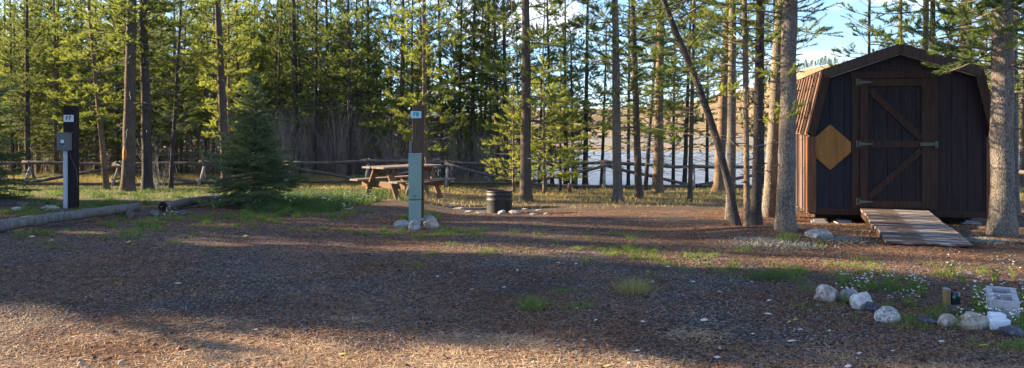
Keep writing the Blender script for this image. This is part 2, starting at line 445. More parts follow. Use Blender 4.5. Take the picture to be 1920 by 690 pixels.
def make_crown(key, H, cb, Rr, per=(3,5), sp=.36, tuft=.15, side=.42, nn=34, nlen=.065, w=.0085, dens=.92, mat='needle', low=.55, dead=0, top=None, droop=.1, elev0=.1, elev1=.9):
    wood = MB(); T = []
    top = top or H
    def Lf(z):
        f = (z-cb)/(top-cb)
        return Rr*((low+(1-low)*min(1, f/.25)) if f < .25 else max(.05, (1-(f-.25)/.75))**.75)
    def el(z): f = (z-cb)/(top-cb); return elev0+(elev1-elev0)*f**1.5
    branch_set(np.arange(cb, top, sp), Lf, per, el, droop, tuft, side, dens, wood, T)
    dw = None
    if dead:
        dw = MB()
        for i in range(dead):
            z = rnd(.9, cb+1.2); az = rnd(0, 6.28); L = rnd(.3, 1.3); e = rnd(-.35, .35)
            p = np.array([0,0,z]); d = np.array([math.cos(az)*math.cos(e), math.sin(az)*math.cos(e), math.sin(e)]); pts = [p]
            for k in range(4):
                d = norm(d+np.array([rnd(-.25,.25), rnd(-.25,.25), rnd(-.25,.15)])); p = p+d*L/4; pts.append(p)
                if k > 0 and random.random() < .8:
                    d2 = norm(d+np.array([rnd(-1,1), rnd(-1,1), rnd(-.5,.5)])); dw.tube([p, p+d2*L*rnd(.12,.35)], [.0035, .0015], 3, False)
            dw.tube(pts, [.008, .007, .005, .004, .002], 3, False)
    P = np.array([t[0] for t in T]); D = np.array([t[1] for t in T]); L = np.array([t[2] for t in T])
    V, Fc = brush(P, D, L, nn, nlen, w)
    CR[key] = dict(H=H, cb=cb, crown=raw_mesh('crown', V, Fc, M[mat]), wood=raw_mesh('branches', wood.v, wood.f, M['twig']), dead=raw_mesh('dead_branches', dw.v, dw.f, M['twig_dead']) if dw else None, n=len(T))

K = dict(nn=34, nlen=.085, w=.0125, tuft=.10, side=.5)
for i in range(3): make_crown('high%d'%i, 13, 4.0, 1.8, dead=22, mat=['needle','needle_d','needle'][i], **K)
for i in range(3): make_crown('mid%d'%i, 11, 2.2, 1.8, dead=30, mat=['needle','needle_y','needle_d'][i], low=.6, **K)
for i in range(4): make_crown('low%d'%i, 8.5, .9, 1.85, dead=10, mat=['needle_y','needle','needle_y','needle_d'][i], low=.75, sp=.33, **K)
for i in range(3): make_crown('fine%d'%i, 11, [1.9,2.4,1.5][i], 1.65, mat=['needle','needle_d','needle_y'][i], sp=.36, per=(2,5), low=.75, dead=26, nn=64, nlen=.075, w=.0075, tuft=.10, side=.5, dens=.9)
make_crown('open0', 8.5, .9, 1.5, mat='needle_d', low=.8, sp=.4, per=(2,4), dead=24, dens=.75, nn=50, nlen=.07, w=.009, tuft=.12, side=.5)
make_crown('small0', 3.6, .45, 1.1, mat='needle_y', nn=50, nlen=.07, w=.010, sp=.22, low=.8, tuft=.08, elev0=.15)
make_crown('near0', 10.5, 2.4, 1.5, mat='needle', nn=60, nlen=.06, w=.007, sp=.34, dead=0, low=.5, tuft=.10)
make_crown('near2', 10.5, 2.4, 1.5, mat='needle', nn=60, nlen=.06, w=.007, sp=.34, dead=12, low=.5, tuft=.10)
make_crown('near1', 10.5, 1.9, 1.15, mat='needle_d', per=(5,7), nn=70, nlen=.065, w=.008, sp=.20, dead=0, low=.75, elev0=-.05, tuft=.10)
make_crown('sparse0', 11, 1.9, 1.5, mat='needle_d', sp=.42, per=(2,4), dens=.8, dead=34, low=.8, **K)
make_crown('sparse1', 11, 2.3, 1.6, mat='needle', sp=.42, per=(2,4), dens=.8, dead=34, low=.8, **K)

def trunk_pts(base, pts, H, ext=None):
    pass
TREES = []
def tree(base, top, H, r, crown=None, bark='bark', label='', cat='pine tree', group=None, name='pine_tree', via=None, parts=True, scar=None, crown_scale=1.0, rz=None):
    """base: world Vector; top: world point the trunk passes through; via: extra world points in between"""
    base = Vector(base); root = thing(name, label, cat, base, 0, group)
    top = Vector(top) if top is not None else base+Vector((rnd(-.04,.04)*H, rnd(-.03,.03)*H, H))
    path = [Vector((0,0,-.12)), Vector((0,0,0))]+[Vector(v)-base for v in (via or [])]+[top-base]
    last = path[-1]; d = (path[-1]-path[-2]).normalized()
    if last.z < H-.05:
        ax = Vector((d.x*.5, d.y*.5, d.z)).normalized(); path.append(last+ax*((H-last.z)/max(.3, ax.z)))
    # resample
    n = 22; cum = [0]
    for a, b in zip(path, path[1:]): cum.append(cum[-1]+(b-a).length)
    tot = cum[-1]; P = []
    for i in range(n+1):
        s = tot*(i/n)**1.5
        j = max(k for k in range(len(cum)) if cum[k] <= s+1e-6); j = min(j, len(path)-2)
        t = (s-cum[j])/(cum[j+1]-cum[j]); P.append(path[j].lerp(path[j+1], t))
    # smooth
    for _ in range(2):
        P = [P[0]]+[(P[i-1]+P[i]*2+P[i+1])/4 for i in range(1, n)]+[P[-1]]
    rad = []
    for p in P:
        f = max(0, p.z)/H
        rad.append(r*(1.08-.85*f)*(1+.45*math.exp(-max(0, p.z)/.16))*rnd(.97, 1.03)+.006)
    P = [p+Vector((rnd(-1,1), rnd(-1,1), 0))*r*.08 for p in P]
    mb = MB(); mb.tube(P, rad, 12 if r*F/base.y > 4 else 7, True, .04)
    if r*F/base.y > 4 and base.y < 30:
        for _ in range(16):
            zz = rnd(.5, 4.2); q = min(P, key=lambda v: abs(v.z-zz)); k = P.index(q); a = rnd(0, 6.28); dr = Vector((math.cos(a), math.sin(a), rnd(-.3,.4)))
            q = q+Vector((0,0,rnd(-.1,.1))); mb.tube([q+dr*rad[k]*.7, q+dr*(rad[k]+rnd(.02,.12))], [.012, .005], 5)
    tr = mb.build('trunk', M[bark], root, True)
    if crown:
        c = CR[crown]; s = H/c['H']
        # tilt the crown along the upper trunk
        q0 = min(P, key=lambda p: abs(p.z-c['cb']*s)); ax = (P[-1]-q0); ax = Vector((ax.x/ax.z, ax.y/ax.z, 1))
        off = q0-ax*q0.z
        sh = Matrix(((1,0,ax.x,0),(0,1,ax.y,0),(0,0,1,0),(0,0,0,1)))
        rot = Matrix.Rotation(rnd(0,6.28) if rz is None else rz, 4, 'Z')
        for key, nm in (('crown','crown'),('wood','branches'),('dead','dead_branches')):
            if c[key] is None: continue
            ob = bpy.data.objects.new(nm, c[key]); put(ob, root)
            tilt = Vector((0,0,1)).rotation_difference(ax).to_matrix().to_4x4()
            ob.matrix_local = Matrix.Translation(off) @ tilt @ rot @ Matrix.Diagonal((s*crown_scale, s*crown_scale, s, 1))
    TREES.append(root)
    return root
def ptree(px, py, d, w, topx, H, crown, bark, label, via=None, **kw):
    X = (px-960)/F*d; base = Vector((X, d, g(X, d)))
    top = at(topx, 0, d); vv = [at(a, b, d) for a, b in (via or [])]
    return tree(base, top, H, w/F*d/2, crown, bark, label, via=vv, **kw)

# ---- trees in the clearing and along the fence (pixel column, depth, width, where the trunk leaves the picture)
ptree(200,355,24,9,165,9.5,'mid0','bark_pale','thin pale pine leaning left, nearest tree right of the F7 post')
ptree(240,360,22,21,248,13,'high0','bark','thick grey-brown pine with an orange bark scar near its foot')
ptree(277,355,22.6,17,268,12.5,'high1','bark_dark','thick dark straight pine just right of the orange scarred trunk')
ptree(320,352,25,7,340,9,'mid2','bark_dark','thin dark pine standing behind the fence beside the pale bare bush')
ptree(424,352,26,16,408,12,'high2','bark','grey pine trunk rising behind the left side of the spruce')
ptree(430,352,29,7,428,9,'mid1','bark_pale','thin reddish pine trunk close behind the grey trunk by the spruce')
ptree(52,345,33,9,50,11,'mid2','bark_dark','dark narrow pine far left behind the fence')
ptree(556,350,35,13,550,12,'sparse0','bark_dark','dark blue-grey pine behind the fence right of the spruce')
ptree(617,350,37,9,612,11,'sparse1','bark_dark','second dark pine right of the spruce, behind the first rail joint')
ptree(692,345,38,9,690,11,'sparse0','bark','slim pine behind the fence joint left of the picnic table')
ptree(678,345,43,5,680,9,'sparse1','bark_pale','very slim sunlit pine left of the fence joint')
ptree(750,345,34,10,756,11,'low1','bark','pine with low green crown behind the left half of the picnic table')
ptree(797,372,22.5,10,795,10,'fine2','bark_pale','bright yellow-green pine directly behind the F8 post', crown_scale=1.0)
ptree(832,350,34,8,822,10,'low2','bark','pine with sunlit needles just right of the F8 post, behind the fence')
ptree(884,348,34,9,890,11,'low1','bark_dark','dark slim pine behind the leafy willow bush')
ptree(950,348,33,9,944,11,'mid0','bark_dark','dark pine behind the fence just left of the thick central trunk')
ptree(986,381,20,19,986,11.5,'fine0','bark','thick brown pine right of the black fire ring')
ptree(1021,352,25,6,1018,4.4,'small0','bark_pale','small bushy sunlit pine just right of the central trunk')
ptree(963,356,25,5,960,3.4,'small0','bark_pale','small sunlit pine bush left of the central trunk, by the fence')
ptree(1050,356,26,5,1052,3.8,'small0','bark_dark','second small bushy pine, right of the sapling by the central trunk')
ptree(1097,350,33,9,1102,10,'mid2','bark_dark','dark slender pine at the water edge left of the fence buck')
ptree(1158,384,19.4,16,1153,11,'fine1','bark_speck','brown straight pine, first thick trunk right of the central fence buck')
ptree(1178,352,31,6,1180,9,'sparse1','bark_dark','very thin dark pine between two brown trunks by the water')
ptree(1198,374,21.5,13,1186,11,'fine0','bark','brown pine leaning slightly left, second thick trunk right of the fence buck')
ptree(1210,356,28,7,1236,10,'fine0','bark_dark','thin dark pine leaning right against the sunlit broad trunk')
ptree(1233,362,25,18,1240,12,'fine1','bark_pale','broad pale pine trunk lit on its left side by the lake')
ptree(1283,350,33,8,1296,10,'mid0','bark_dark','dark thin pine beyond the fence left of the leaning tree')
ptree(1293,378,20.5,8,1302,10,'fine1','bark','slender grey pine before the fence left of the leaning tree')
ptree(1347,362,26,19,1366,12,'high2','bark_pale','sunlit orange-brown pine by the fence behind the leaning tree')
ptree(1382,435,10.2,12,1238,8.5,'near0','bark_dark','dark crooked pine leaning far to the left over the lake view', via=[(1376,400),(1357,300),(1322,190),(1290,110)], name='leaning_pine')
ptree(1370,412,12,15,1374,11,'near2','bark_speck','speckled straight pine directly behind the leaning tree')
ptree(1401,437,10,9,1396,9,'near2','bark_pale','thinnest pale trunk in the cluster left of the shed, bark split')
ptree(1418,432,10.3,16,1426,11,'near0','bark_dark','dark textured pine in the middle of the cluster left of the shed')
ptree(1440,402,12.6,20,1464,11.5,'near0','bark_speck','brown pine leaning right, behind the cluster left of the shed')
ptree(1473,447,9.5,29,1481,12,'near0','bark_speck','thickest speckled pine standing beside the left wall of the shed')
ptree(1878,446,9.45,37,1880,12,'near1','bark_speck','thick grey pine at the right edge in front of the shed corner')
ptree(1900,416,13,16,1900,11,'near1','bark_speck','slimmer pine right behind the thick trunk at the right edge')
ptree(1733,400,17,12,1736,11,'sparse0','bark_pale','left trunk of the twin pines above the shed roof')
ptree(1745,400,17.3,11,1749,11,'sparse1','bark','right trunk of the twin pines above the shed roof')
ptree(1806,400,15.5,23,1812,12,'sparse1','bark','thick pine behind the right side of the shed roof')
ptree(1690,380,22,9,1688,11,'sparse0','bark','thin grey pine behind the peak of the shed roof')
ptree(1628,380,24,7,1630,10,'sparse1','bark_dark','thin pine with open crown behind the left half of the shed roof')
ptree(1455,360,30,8,1452,9,'mid2','bark_dark','small dark pine by the water between the trunks left of the shed')
ptree(1915,365,30,8,1922,9,'mid1','bark','pine with sunlit crown beyond the fence at the right edge')
ptree(1845,365,32,8,1850,8,'mid2','bark_dark','pine behind the fence seen beside the right shed corner')

def scar(root, px, py, d, w, h, mat, label):
    tr = [c for c in root.children if c.name.startswith('trunk')][0]
    p = at(px, py, d)-Vector(root.location); r = min((math.hypot(v.co.x-p.x, 0), v.co.y) for v in tr.data.vertices if abs(v.co.z-p.z) < .35)[1]
    mb = MB(); n = 14
    vs = [Vector((math.cos(a)*w/2*(1+rnd(-.15,.15)), 0, math.sin(a)*h/2*(1+rnd(-.1,.1)))) for a in [2*math.pi*k/n for k in range(n)]]
    F_ = [v+Vector((0, .06, 0)) for v in vs]+[v*.9+Vector((0, abs(v.x)*.3, 0)) for v in vs]+[Vector((0,-.006,0))]
    mb.add(F_, [(k, (k+1)%n, n+(k+1)%n, n+k) for k in range(n)]+[(n+k, n+(k+1)%n, 2*n) for k in range(n)])
    o = mb.build('bark_scar', mat, root, True); o.location = (p.x, r-.012, p.z); tag(o, label)
M['scar_o'] = wood_mat('scar_orange', (.20,.08,.02), (.42,.20,.05), (.55,.32,.12))
M['scar_p'] = wood_mat('scar_pale', (.22,.13,.07), (.40,.27,.16), (.52,.38,.25))
for r_ in list(TREES):
    if 'orange bark scar' in r_['label']: scar(r_, 239, 288, 22, .12, .42, M['scar_o'], 'orange bare wood scar')
    if 'bark split' in r_['label']: scar(r_, 1399, 385, 10, .03, .45, M['scar_p'], 'pale strip of bare wood')

def sprigs(key, spots):
    r_ = [t for t in TREES if key in t['label']][0]; T = []; wd = MB(); o_ = Vector(r_.location)
    for px, py, d in spots:
        p = at(px, py, d)-o_
        for k in range(3):
            a = rnd(0, 6.28); v = Vector((math.cos(a), math.sin(a)*.6-.3, rnd(.1,.7))).normalized(); L = rnd(.14,.3); wd.tube([p, p+v*L], [.005,.003], 4, False)
            T.append((np.array(p+v*L*.35), np.array(v), L*.8))
            for _ in range(3): T.append((np.array(p+v*L*rnd(.4,1)), norm(np.array(v)+rng.normal(size=3)*.5), .1))
    V, Fc = brush(np.array([t[0] for t in T]), np.array([t[1] for t in T]), np.array([t[2] for t in T]), 60, .05, .006)
    s_ = wd.build('sprig', M['twig'], r_); put(bpy.data.objects.new('sprig_needles', raw_mesh('sprig_needles', V, Fc, M['needle_y'])), s_)
sprigs('brown pine leaning right, behind', [(1441,215,12.4),(1449,232,12.4),(1437,195,12.4)])
sprigs('speckled straight pine directly', [(1365,182,11.8),(1362,172,11.8)])
sprigs('thickest speckled pine', [(1464,222,9.3),(1461,150,9.3)])
sprigs('right edge in front', [(1866,60,9.2),(1860,95,9.2),(1890,75,9.2)])
# ---- forest behind the fence on the left
def scatter_forest(n, pxr, dr, crowns, label, group, mind=1.1, Hs=(8, 12)):
    pts = []; tries = 0
    while len(pts) < n and tries < 20000:
        tries += 1
        px = rnd(*pxr); d = rnd(*dr); X = (px-960)/F*d
        if any((X-a)**2+(d-b)**2 < mind**2 for a, b in pts): continue
        pts.append((X, d))
        r = rnd(.05, .11)
        tree((X, d, g(X, d)), None, rnd(*Hs), r, random.choice(crowns), random.choice(['bark','bark_dark','bark_dark','bark_pale']), label, group=group)
scatter_forest(46, (-40, 560), (34, 50), ['low0','low1','low2','low3','mid0','mid1'], 'pine in the dense forest behind the fence, left of the spruce tip', 'pines of the left forest', 1.5)
scatter_forest(60, (-60, 560), (50, 90), ['low0','low1','low3','mid0','mid2'], 'far pine in the dense forest beyond the left fence', 'far pines of the left forest', 1.8, (10, 15))
scatter_forest(20, (550, 860), (37, 55), ['low1','mid2','mid0','sparse1','low3'], 'slim pine among grey brush behind the middle of the fence', 'pines behind the brush', 2, (8, 11))
scatter_forest(16, (550, 840), (55, 90), ['mid0','low1','mid2'], 'distant pine beyond the grey brush in the middle', 'distant pines in the middle', 2, (8, 12))

for px, d, H, cr in ((1065,34,7,'low1'),(1262,33,7,'open0'),(1325,34,7.5,'open0'),(1400,35,8,'open0'),(1128,34,7,'open0'),(1075,32,6.5,'open0'),(1240,36,7.5,'open0'),(1430,33,7,'open0'),(1895,33,8,'open0'),(1860,36,8,'low3'),(1010,37,9,'low3'),(925,36,9,'mid2'),(868,38,10,'low3'),(900,40,10,'mid0'),(975,39,9,'low1')):
    X = (px-960)/F*d; tree((X, d, g(X, d)), None, H, rnd(.05,.08), cr, 'bark_dark', 'slim pine on the lake bank just behind the fence', group='pines on the lake bank')
scatter_forest(11, (460, 680), (36, 50), ['low3','low1','mid2','low3'], 'dark bushy pine behind the fence between spruce and table', 'dark pines behind the brush', 1.7, (10, 13))
for px, d, H, cr in ((655,33,12,'high0'),(770,33,12.5,'high2'),(858,33.5,11.5,'mid2'),(905,34.5,12,'high1'),(935,33,11.5,'mid0'),(1035,34,11.5,'high0'),(1060,36,11,'mid2'),(590,34,12,'mid2')):
    X = (px-960)/F*d; tree((X, d, g(X, d)), None, H, rnd(.055,.09), cr, random.choice(['bark_dark','bark']), 'tall slim pine close behind the middle stretch of fence', group='tall pines behind the middle fence')
# ---- trees left of the frame: they stand between the sun and the clearing
SUNV = Vector((-.96, .27, 0)).normalized()
def outside(n, srange, trange, crowns, mind=1.6, H=(10, 14)):
    pts = []; tr = 0
    while len(pts) < n and tr < 9000:
        tr += 1; s = rnd(*srange); X = -rnd(*trange); Y = s-.281*X
        if X/max(Y, 1) > -.80 or any((X-a)**2+(Y-b)**2 < mind**2 for a, b in pts): continue
        pts.append((X, Y))
        tree((X, Y, g(X, Y)), None, rnd(*H), rnd(.08, .13), random.choice(crowns), 'bark', 'tall pine of the wood left of the clearing', group='pines left of the clearing')
def side_tree(X, s_, H, cr, cs=1.0):
    Y = s_-.281*X
    if X/max(Y, 1) > -.80: return
    tree((X, Y, g(X, Y)), None, H, rnd(.08, .13), cr, 'bark', 'tall pine of the wood left of the clearing', group='pines left of the clearing', crown_scale=cs)
for k in range(18): side_tree(-10.5-k*1.2, 6.25+rnd(-.35,.3), rnd(9.5, 14), random.choice(['low1','low3','low0']), .66)
for k in range(6): side_tree(-14-k*2.2, 5.85, 13, 'high%d' % (k%3), .72)
for k in range(9): side_tree(-12-k*2.3, 6.9+rnd(-.2,.2), rnd(11, 13), random.choice(['low1','low3']), .66)
side_tree(-23, 11.1, 12, 'mid2', .8); side_tree(-29, 11.5, 11, 'sparse0'); side_tree(-30, 8.9, 10, 'sparse1'); side_tree(-26, 12.6, 12, 'sparse1'); side_tree(-19.5, 10.3, 12.5, 'sparse0'); side_tree(-33, 10.4, 13, 'mid0', .6); side_tree(-27, 9.25, 12.5, 'mid1', .5); side_tree(-31, 11.9, 13, 'low3', .6); side_tree(-22, 9.9, 12, 'sparse0', .8)
for X, s_, H in ((-14,9.0,5.6),(-18,9.3,6.5),(-22,8.9,7.5),(-16,10.6,5.4),(-20,11.2,6.6),(-25,10.8,7.8),(-18,12.6,6.2),(-24,13.2,7.4),(-30,12.4,9)): side_tree(X, s_, H, 'low3')
for X, s_, H in ((-30,9.9,12),(-34,11.6,13),(-31,20.5,12),(-27,22.5,12),(-40,21,13),(-45,25,13),(-38,28,12),(-50,31,13)): side_tree(X, s_, H, random.choice(['mid0','mid2','high1']))

# ------------------------------------------------------------------ spruce
def spruce(px, d, H, Rr, label, seed=3, cat='spruce tree'):
    random.seed(seed)
    X = (px-960)/F*d; base = Vector((X, d, g(X, d)))
    root = thing('spruce_tree', label, cat, base)
    wood = MB(); T = []
    wood2 = MB(); wood2.tube([(0,0,-.1),(0,0,.1),(.01,0,H*.5),(0,.01,H)], [.05,.045,.025,.004], 8); wood2.build('trunk', M['bark_dark'], root, True)
    z = .08
    while z < H-.05:
        f = z/H; k = random.randint(5, 8) if f < .8 else 5; a0 = rnd(0, 6.28)
        for j in range(k):
            az = a0+j*6.283/k+rnd(-.35,.35); L = Rr*float(np.interp(f, [0,.1,.35,.5,.75,1], [.95,1.05,.92,.62,.34,.03]))*rnd(.5, 1.12)*(.75+.5*float(vnoise(math.cos(az)*1.3+5, math.sin(az)*1.3+z*1.6, 8)))+.04
            pass
            e = -.15+f*.9+rnd(-.15,.15)
            d_ = np.array([math.cos(az)*math.cos(e), math.sin(az)*math.cos(e), math.sin(e)]); p = np.array([0,0,z+rnd(-.04,.04)]); pts = [p]; n = 6
            for i in range(n):
                d_ = norm(d_+np.array([rnd(-.06,.06), rnd(-.06,.06), -.05 if i < 3 else .09])); p2 = p+d_*L/n; 
                T.append((p, d_, L/n*1.1)); p = p2; pts.append(p)
                side = norm(np.cross(d_, [0,0,1]))
                for sg in (-1, 1):
                    for q in range(2):
                        if i == 0 and L > .4: continue
                        sl = L*.42*(1-i/n*.75)*rnd(.6, 1.1); sd = norm(d_*.8+side*sg*rnd(.6,1)+np.array([0,0,rnd(-.25,.1)]))
                        q0 = p-d_*rnd(0, L/n)
                        m = max(1, int(sl/.1))
                        T.append((q0, sd, sl))
                        if sl > .16:
                            for _ in range(m*2):
                                u = rnd(.25, .9); b = norm(sd+np.array([rnd(-.8,.8), rnd(-.8,.8), rnd(-.4,.15)]))
                                T.append((q0+sd*sl*u, b, sl*rnd(.2, .4)))
            wood.tube(pts, [.008*(1-.8*i/n)+.0015 for i in range(n+1)], 4, False)
        z += .062 if f < .5 else .10
    T.append((np.array([0,0,H-.25]), np.array([0,0,1.]), .3))
    P = np.array([t[0] for t in T]); D = np.array([t[1] for t in T]); L = np.array([t[2] for t in T])
    nn = np.maximum(4, (L*260).astype(int)); idx = np.repeat(np.arange(len(T)), nn)
    V, Fc = brush(P[idx], D[idx], L[idx], 1, .032, .0075, (.7, 1.2))
    wood.build('branches', M['twig'], root)
    put(bpy.data.objects.new('crown', raw_mesh('crown', V, Fc, M['spruce'])), root)
    return root
spruce(478, 13.6, 2.4, .93, 'young dark green spruce with branches to the ground, beside the short log')
spruce(-90, 16, 4.6, 1.5, 'dark spruce reaching in from the left edge', 5)
random.seed(21)

# ------------------------------------------------------------------ shrubs
def shrub(base, H, spread, nst, label, group, leafy=0, mat='twig_dead', name='willow_shrub', leafmat='needle_y'):
    root = thing(name, label, 'shrub', base, 0, group); st = MB(); LP = []; LD = []
    for i in range(nst):
        az = rnd(0, 6.28); tilt = abs(random.gauss(0, .32)); L = H*rnd(.5, 1.05)
        p = np.array([rnd(-.2,.2)*spread, rnd(-.2,.2)*spread, -.05]); d = np.array([math.cos(az)*math.sin(tilt), math.sin(az)*math.sin(tilt), math.cos(tilt)])
        pts = [p]
        for k in range(5):
            d = norm(d+np.array([rnd(-.14,.14), rnd(-.14,.14), .03])); p = p+d*L/5; pts.append(p)
            if k > 0:
                for _ in range(2):
                    e = norm(d+np.array([rnd(-.8,.8), rnd(-.8,.8), rnd(-.1,.5)])); q = p+e*L*rnd(.1, .28)
                    st.tube([p, q], [.004, .0018], 3, False)
                    if leafy:
                        for _ in range(leafy):
                            LP.append(p+(q-p)*rnd(.2, 1)); LD.append(norm(np.array([rnd(-1,1), rnd(-1,1), rnd(-.3,1)])))
        st.tube(pts, [.009, .008, .0065, .005, .004, .002], 4, False)
    st.build('stems', M[mat], root)
    if leafy:
        P = np.array(LP); D = np.array(LD); V, Fc = tri_blades(P, D, rng.uniform(.03, .06, len(P)), np.full(len(P), .016))
        put(bpy.data.objects.new('leaves', raw_mesh('leaves', V, Fc, M[leafmat])), root)
    return root
for px in range(530, 960, 13):
    d = rnd(32.5, 38); x = px+rnd(-8, 8); X = (x-960)/F*d
    shrub((X, d, g(X, d)), rnd(2.3, 3.6), 1.4, 46, 'bare grey willow brush behind the middle of the fence', 'grey willow brush', 0)
for px in (875, 905, 930, 855):
    d = rnd(31.8, 33.5); X = (px-960)/F*d
    shrub((X, d, g(X, d)), 2.5, 1.3, 34, 'olive leafed willow behind the fence near the fire ring', 'olive leafed willows', 5)
for px in list(range(-20, 540, 26))+list(range(-10, 540, 30)):
    d = rnd(33.5, 40); X = (px-960)/F*d
    shrub((X, d, g(X, d)), rnd(1.3, 2.6), 1.3, 26, 'dark undergrowth brush at the foot of the left forest', 'brush under the left forest', 2, 'twig', 'undergrowth_shrub', 'needle_d')
for px in (1010, 1060, 1030):
    d = rnd(33, 35); X = (px-960)/F*d
    shrub((X, d, g(X, d)), rnd(.9, 1.4), 1.2, 20, 'low bare brush at the water edge behind the fence', 'low brush at the water', 0, 'twig', 'willow_shrub')
X = (296-960)/F*25.5
shrub((X, 25.5, g(X, 25.5)), 2.0, .7, 15, 'pale bare bush between the dark trunk and the thin trunk on the left', None, 1, 'rail_pale', 'bare_bush', 'leaf_yel')

# ------------------------------------------------------------------ fence
def fence():
    root = thing('rail_fence', 'weathered log jackleg fence with crossing rails running along the lakeshore', 'fence', (0, 30, g(0, 30)))
    org = Vector(root.location)
    nodes = [(-110,305,350,30),(57,306,349,30),(222,306,350,30),(383,304,349,30),(545,306,346,30),(690,301,345,30.3),(840,304,348,30.3),(985,307,348,30),(1133,305,356,29),(1300,311,354,29),(1462,313,357,28.5),(1620,316,362,28),(1780,318,368,27.2),(1900,322,374,26),(2060,330,385,24)]
    def W(px, py, d): return at(px, py, d)-org
    for i, (px, ty, by, d) in enumerate(nodes):
        X = (px-960)/F*d; zb = g(X, d); top = at(px, ty, d)
        for s in (-1, 1):
            foot = Vector((X+.06*s, d+s*.38, g(X, d+s*.38)-.04)); up = Vector((X-.03*s, d-s*.10, top.z+.07))
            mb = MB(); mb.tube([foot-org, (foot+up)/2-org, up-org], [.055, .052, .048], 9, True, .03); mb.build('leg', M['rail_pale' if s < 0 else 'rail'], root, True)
        mb = MB(); mb.tube([Vector((X-.1, d-.3, zb+.28))-org, Vector((X+.02, d+.3, zb+.30))-org], .035, 7); mb.build('cross_brace', M['rail'], root, True)
    for i in range(len(nodes)-1):
        a = nodes[i]; b = nodes[i+1]
        def P(n, f, off): # f 0 = ground, 1 = top
            X = (n[0]-960)/F*n[3]; z0 = CAMZ+(HZ-n[2])/F*n[3]; z1 = CAMZ+(HZ-n[1])/F*n[3]
            return Vector((X, n[3]+off, z0+(z1-z0)*f))
        ov = (P(b, 1, 0)-P(a, 1, 0)).normalized()*rnd(.12, .3)
        for nm, fa, fb, off, r in (('rail', 1.02+rnd(-.04,.04), .98+rnd(-.04,.06), -.02, .064), ('rail', .12+rnd(0,.07), .13+rnd(0,.07), -.22, .058), ('diagonal_rail', .12 if i % 2 else .95, .95 if i % 2 else .12, -.16, .06)):
            p = P(a, fa, off)-ov-org; q = P(b, fb, off)+ov-org
            k = [p.lerp(q, t)+Vector((0, 0, rnd(-.02,.02)-(.03 if .2 < t < .8 else 0))) for t in (0, .25, .5, .75, 1)]
            mb = MB(); mb.tube(k, [r*1.1, r*1.05, r, r*.95, r*.85], 9, True, .03); mb.build(nm, M['rail'], root, True)
    for px, ty, by in ((1080,318,357),):
        mb = MB(); p = at(px, by+2, 29.4); q = at(px, ty, 29.4); mb.tube([p-org, q-org], .07, 9, True, .04); mb.build('post', M['rail'], root, True)
fence()

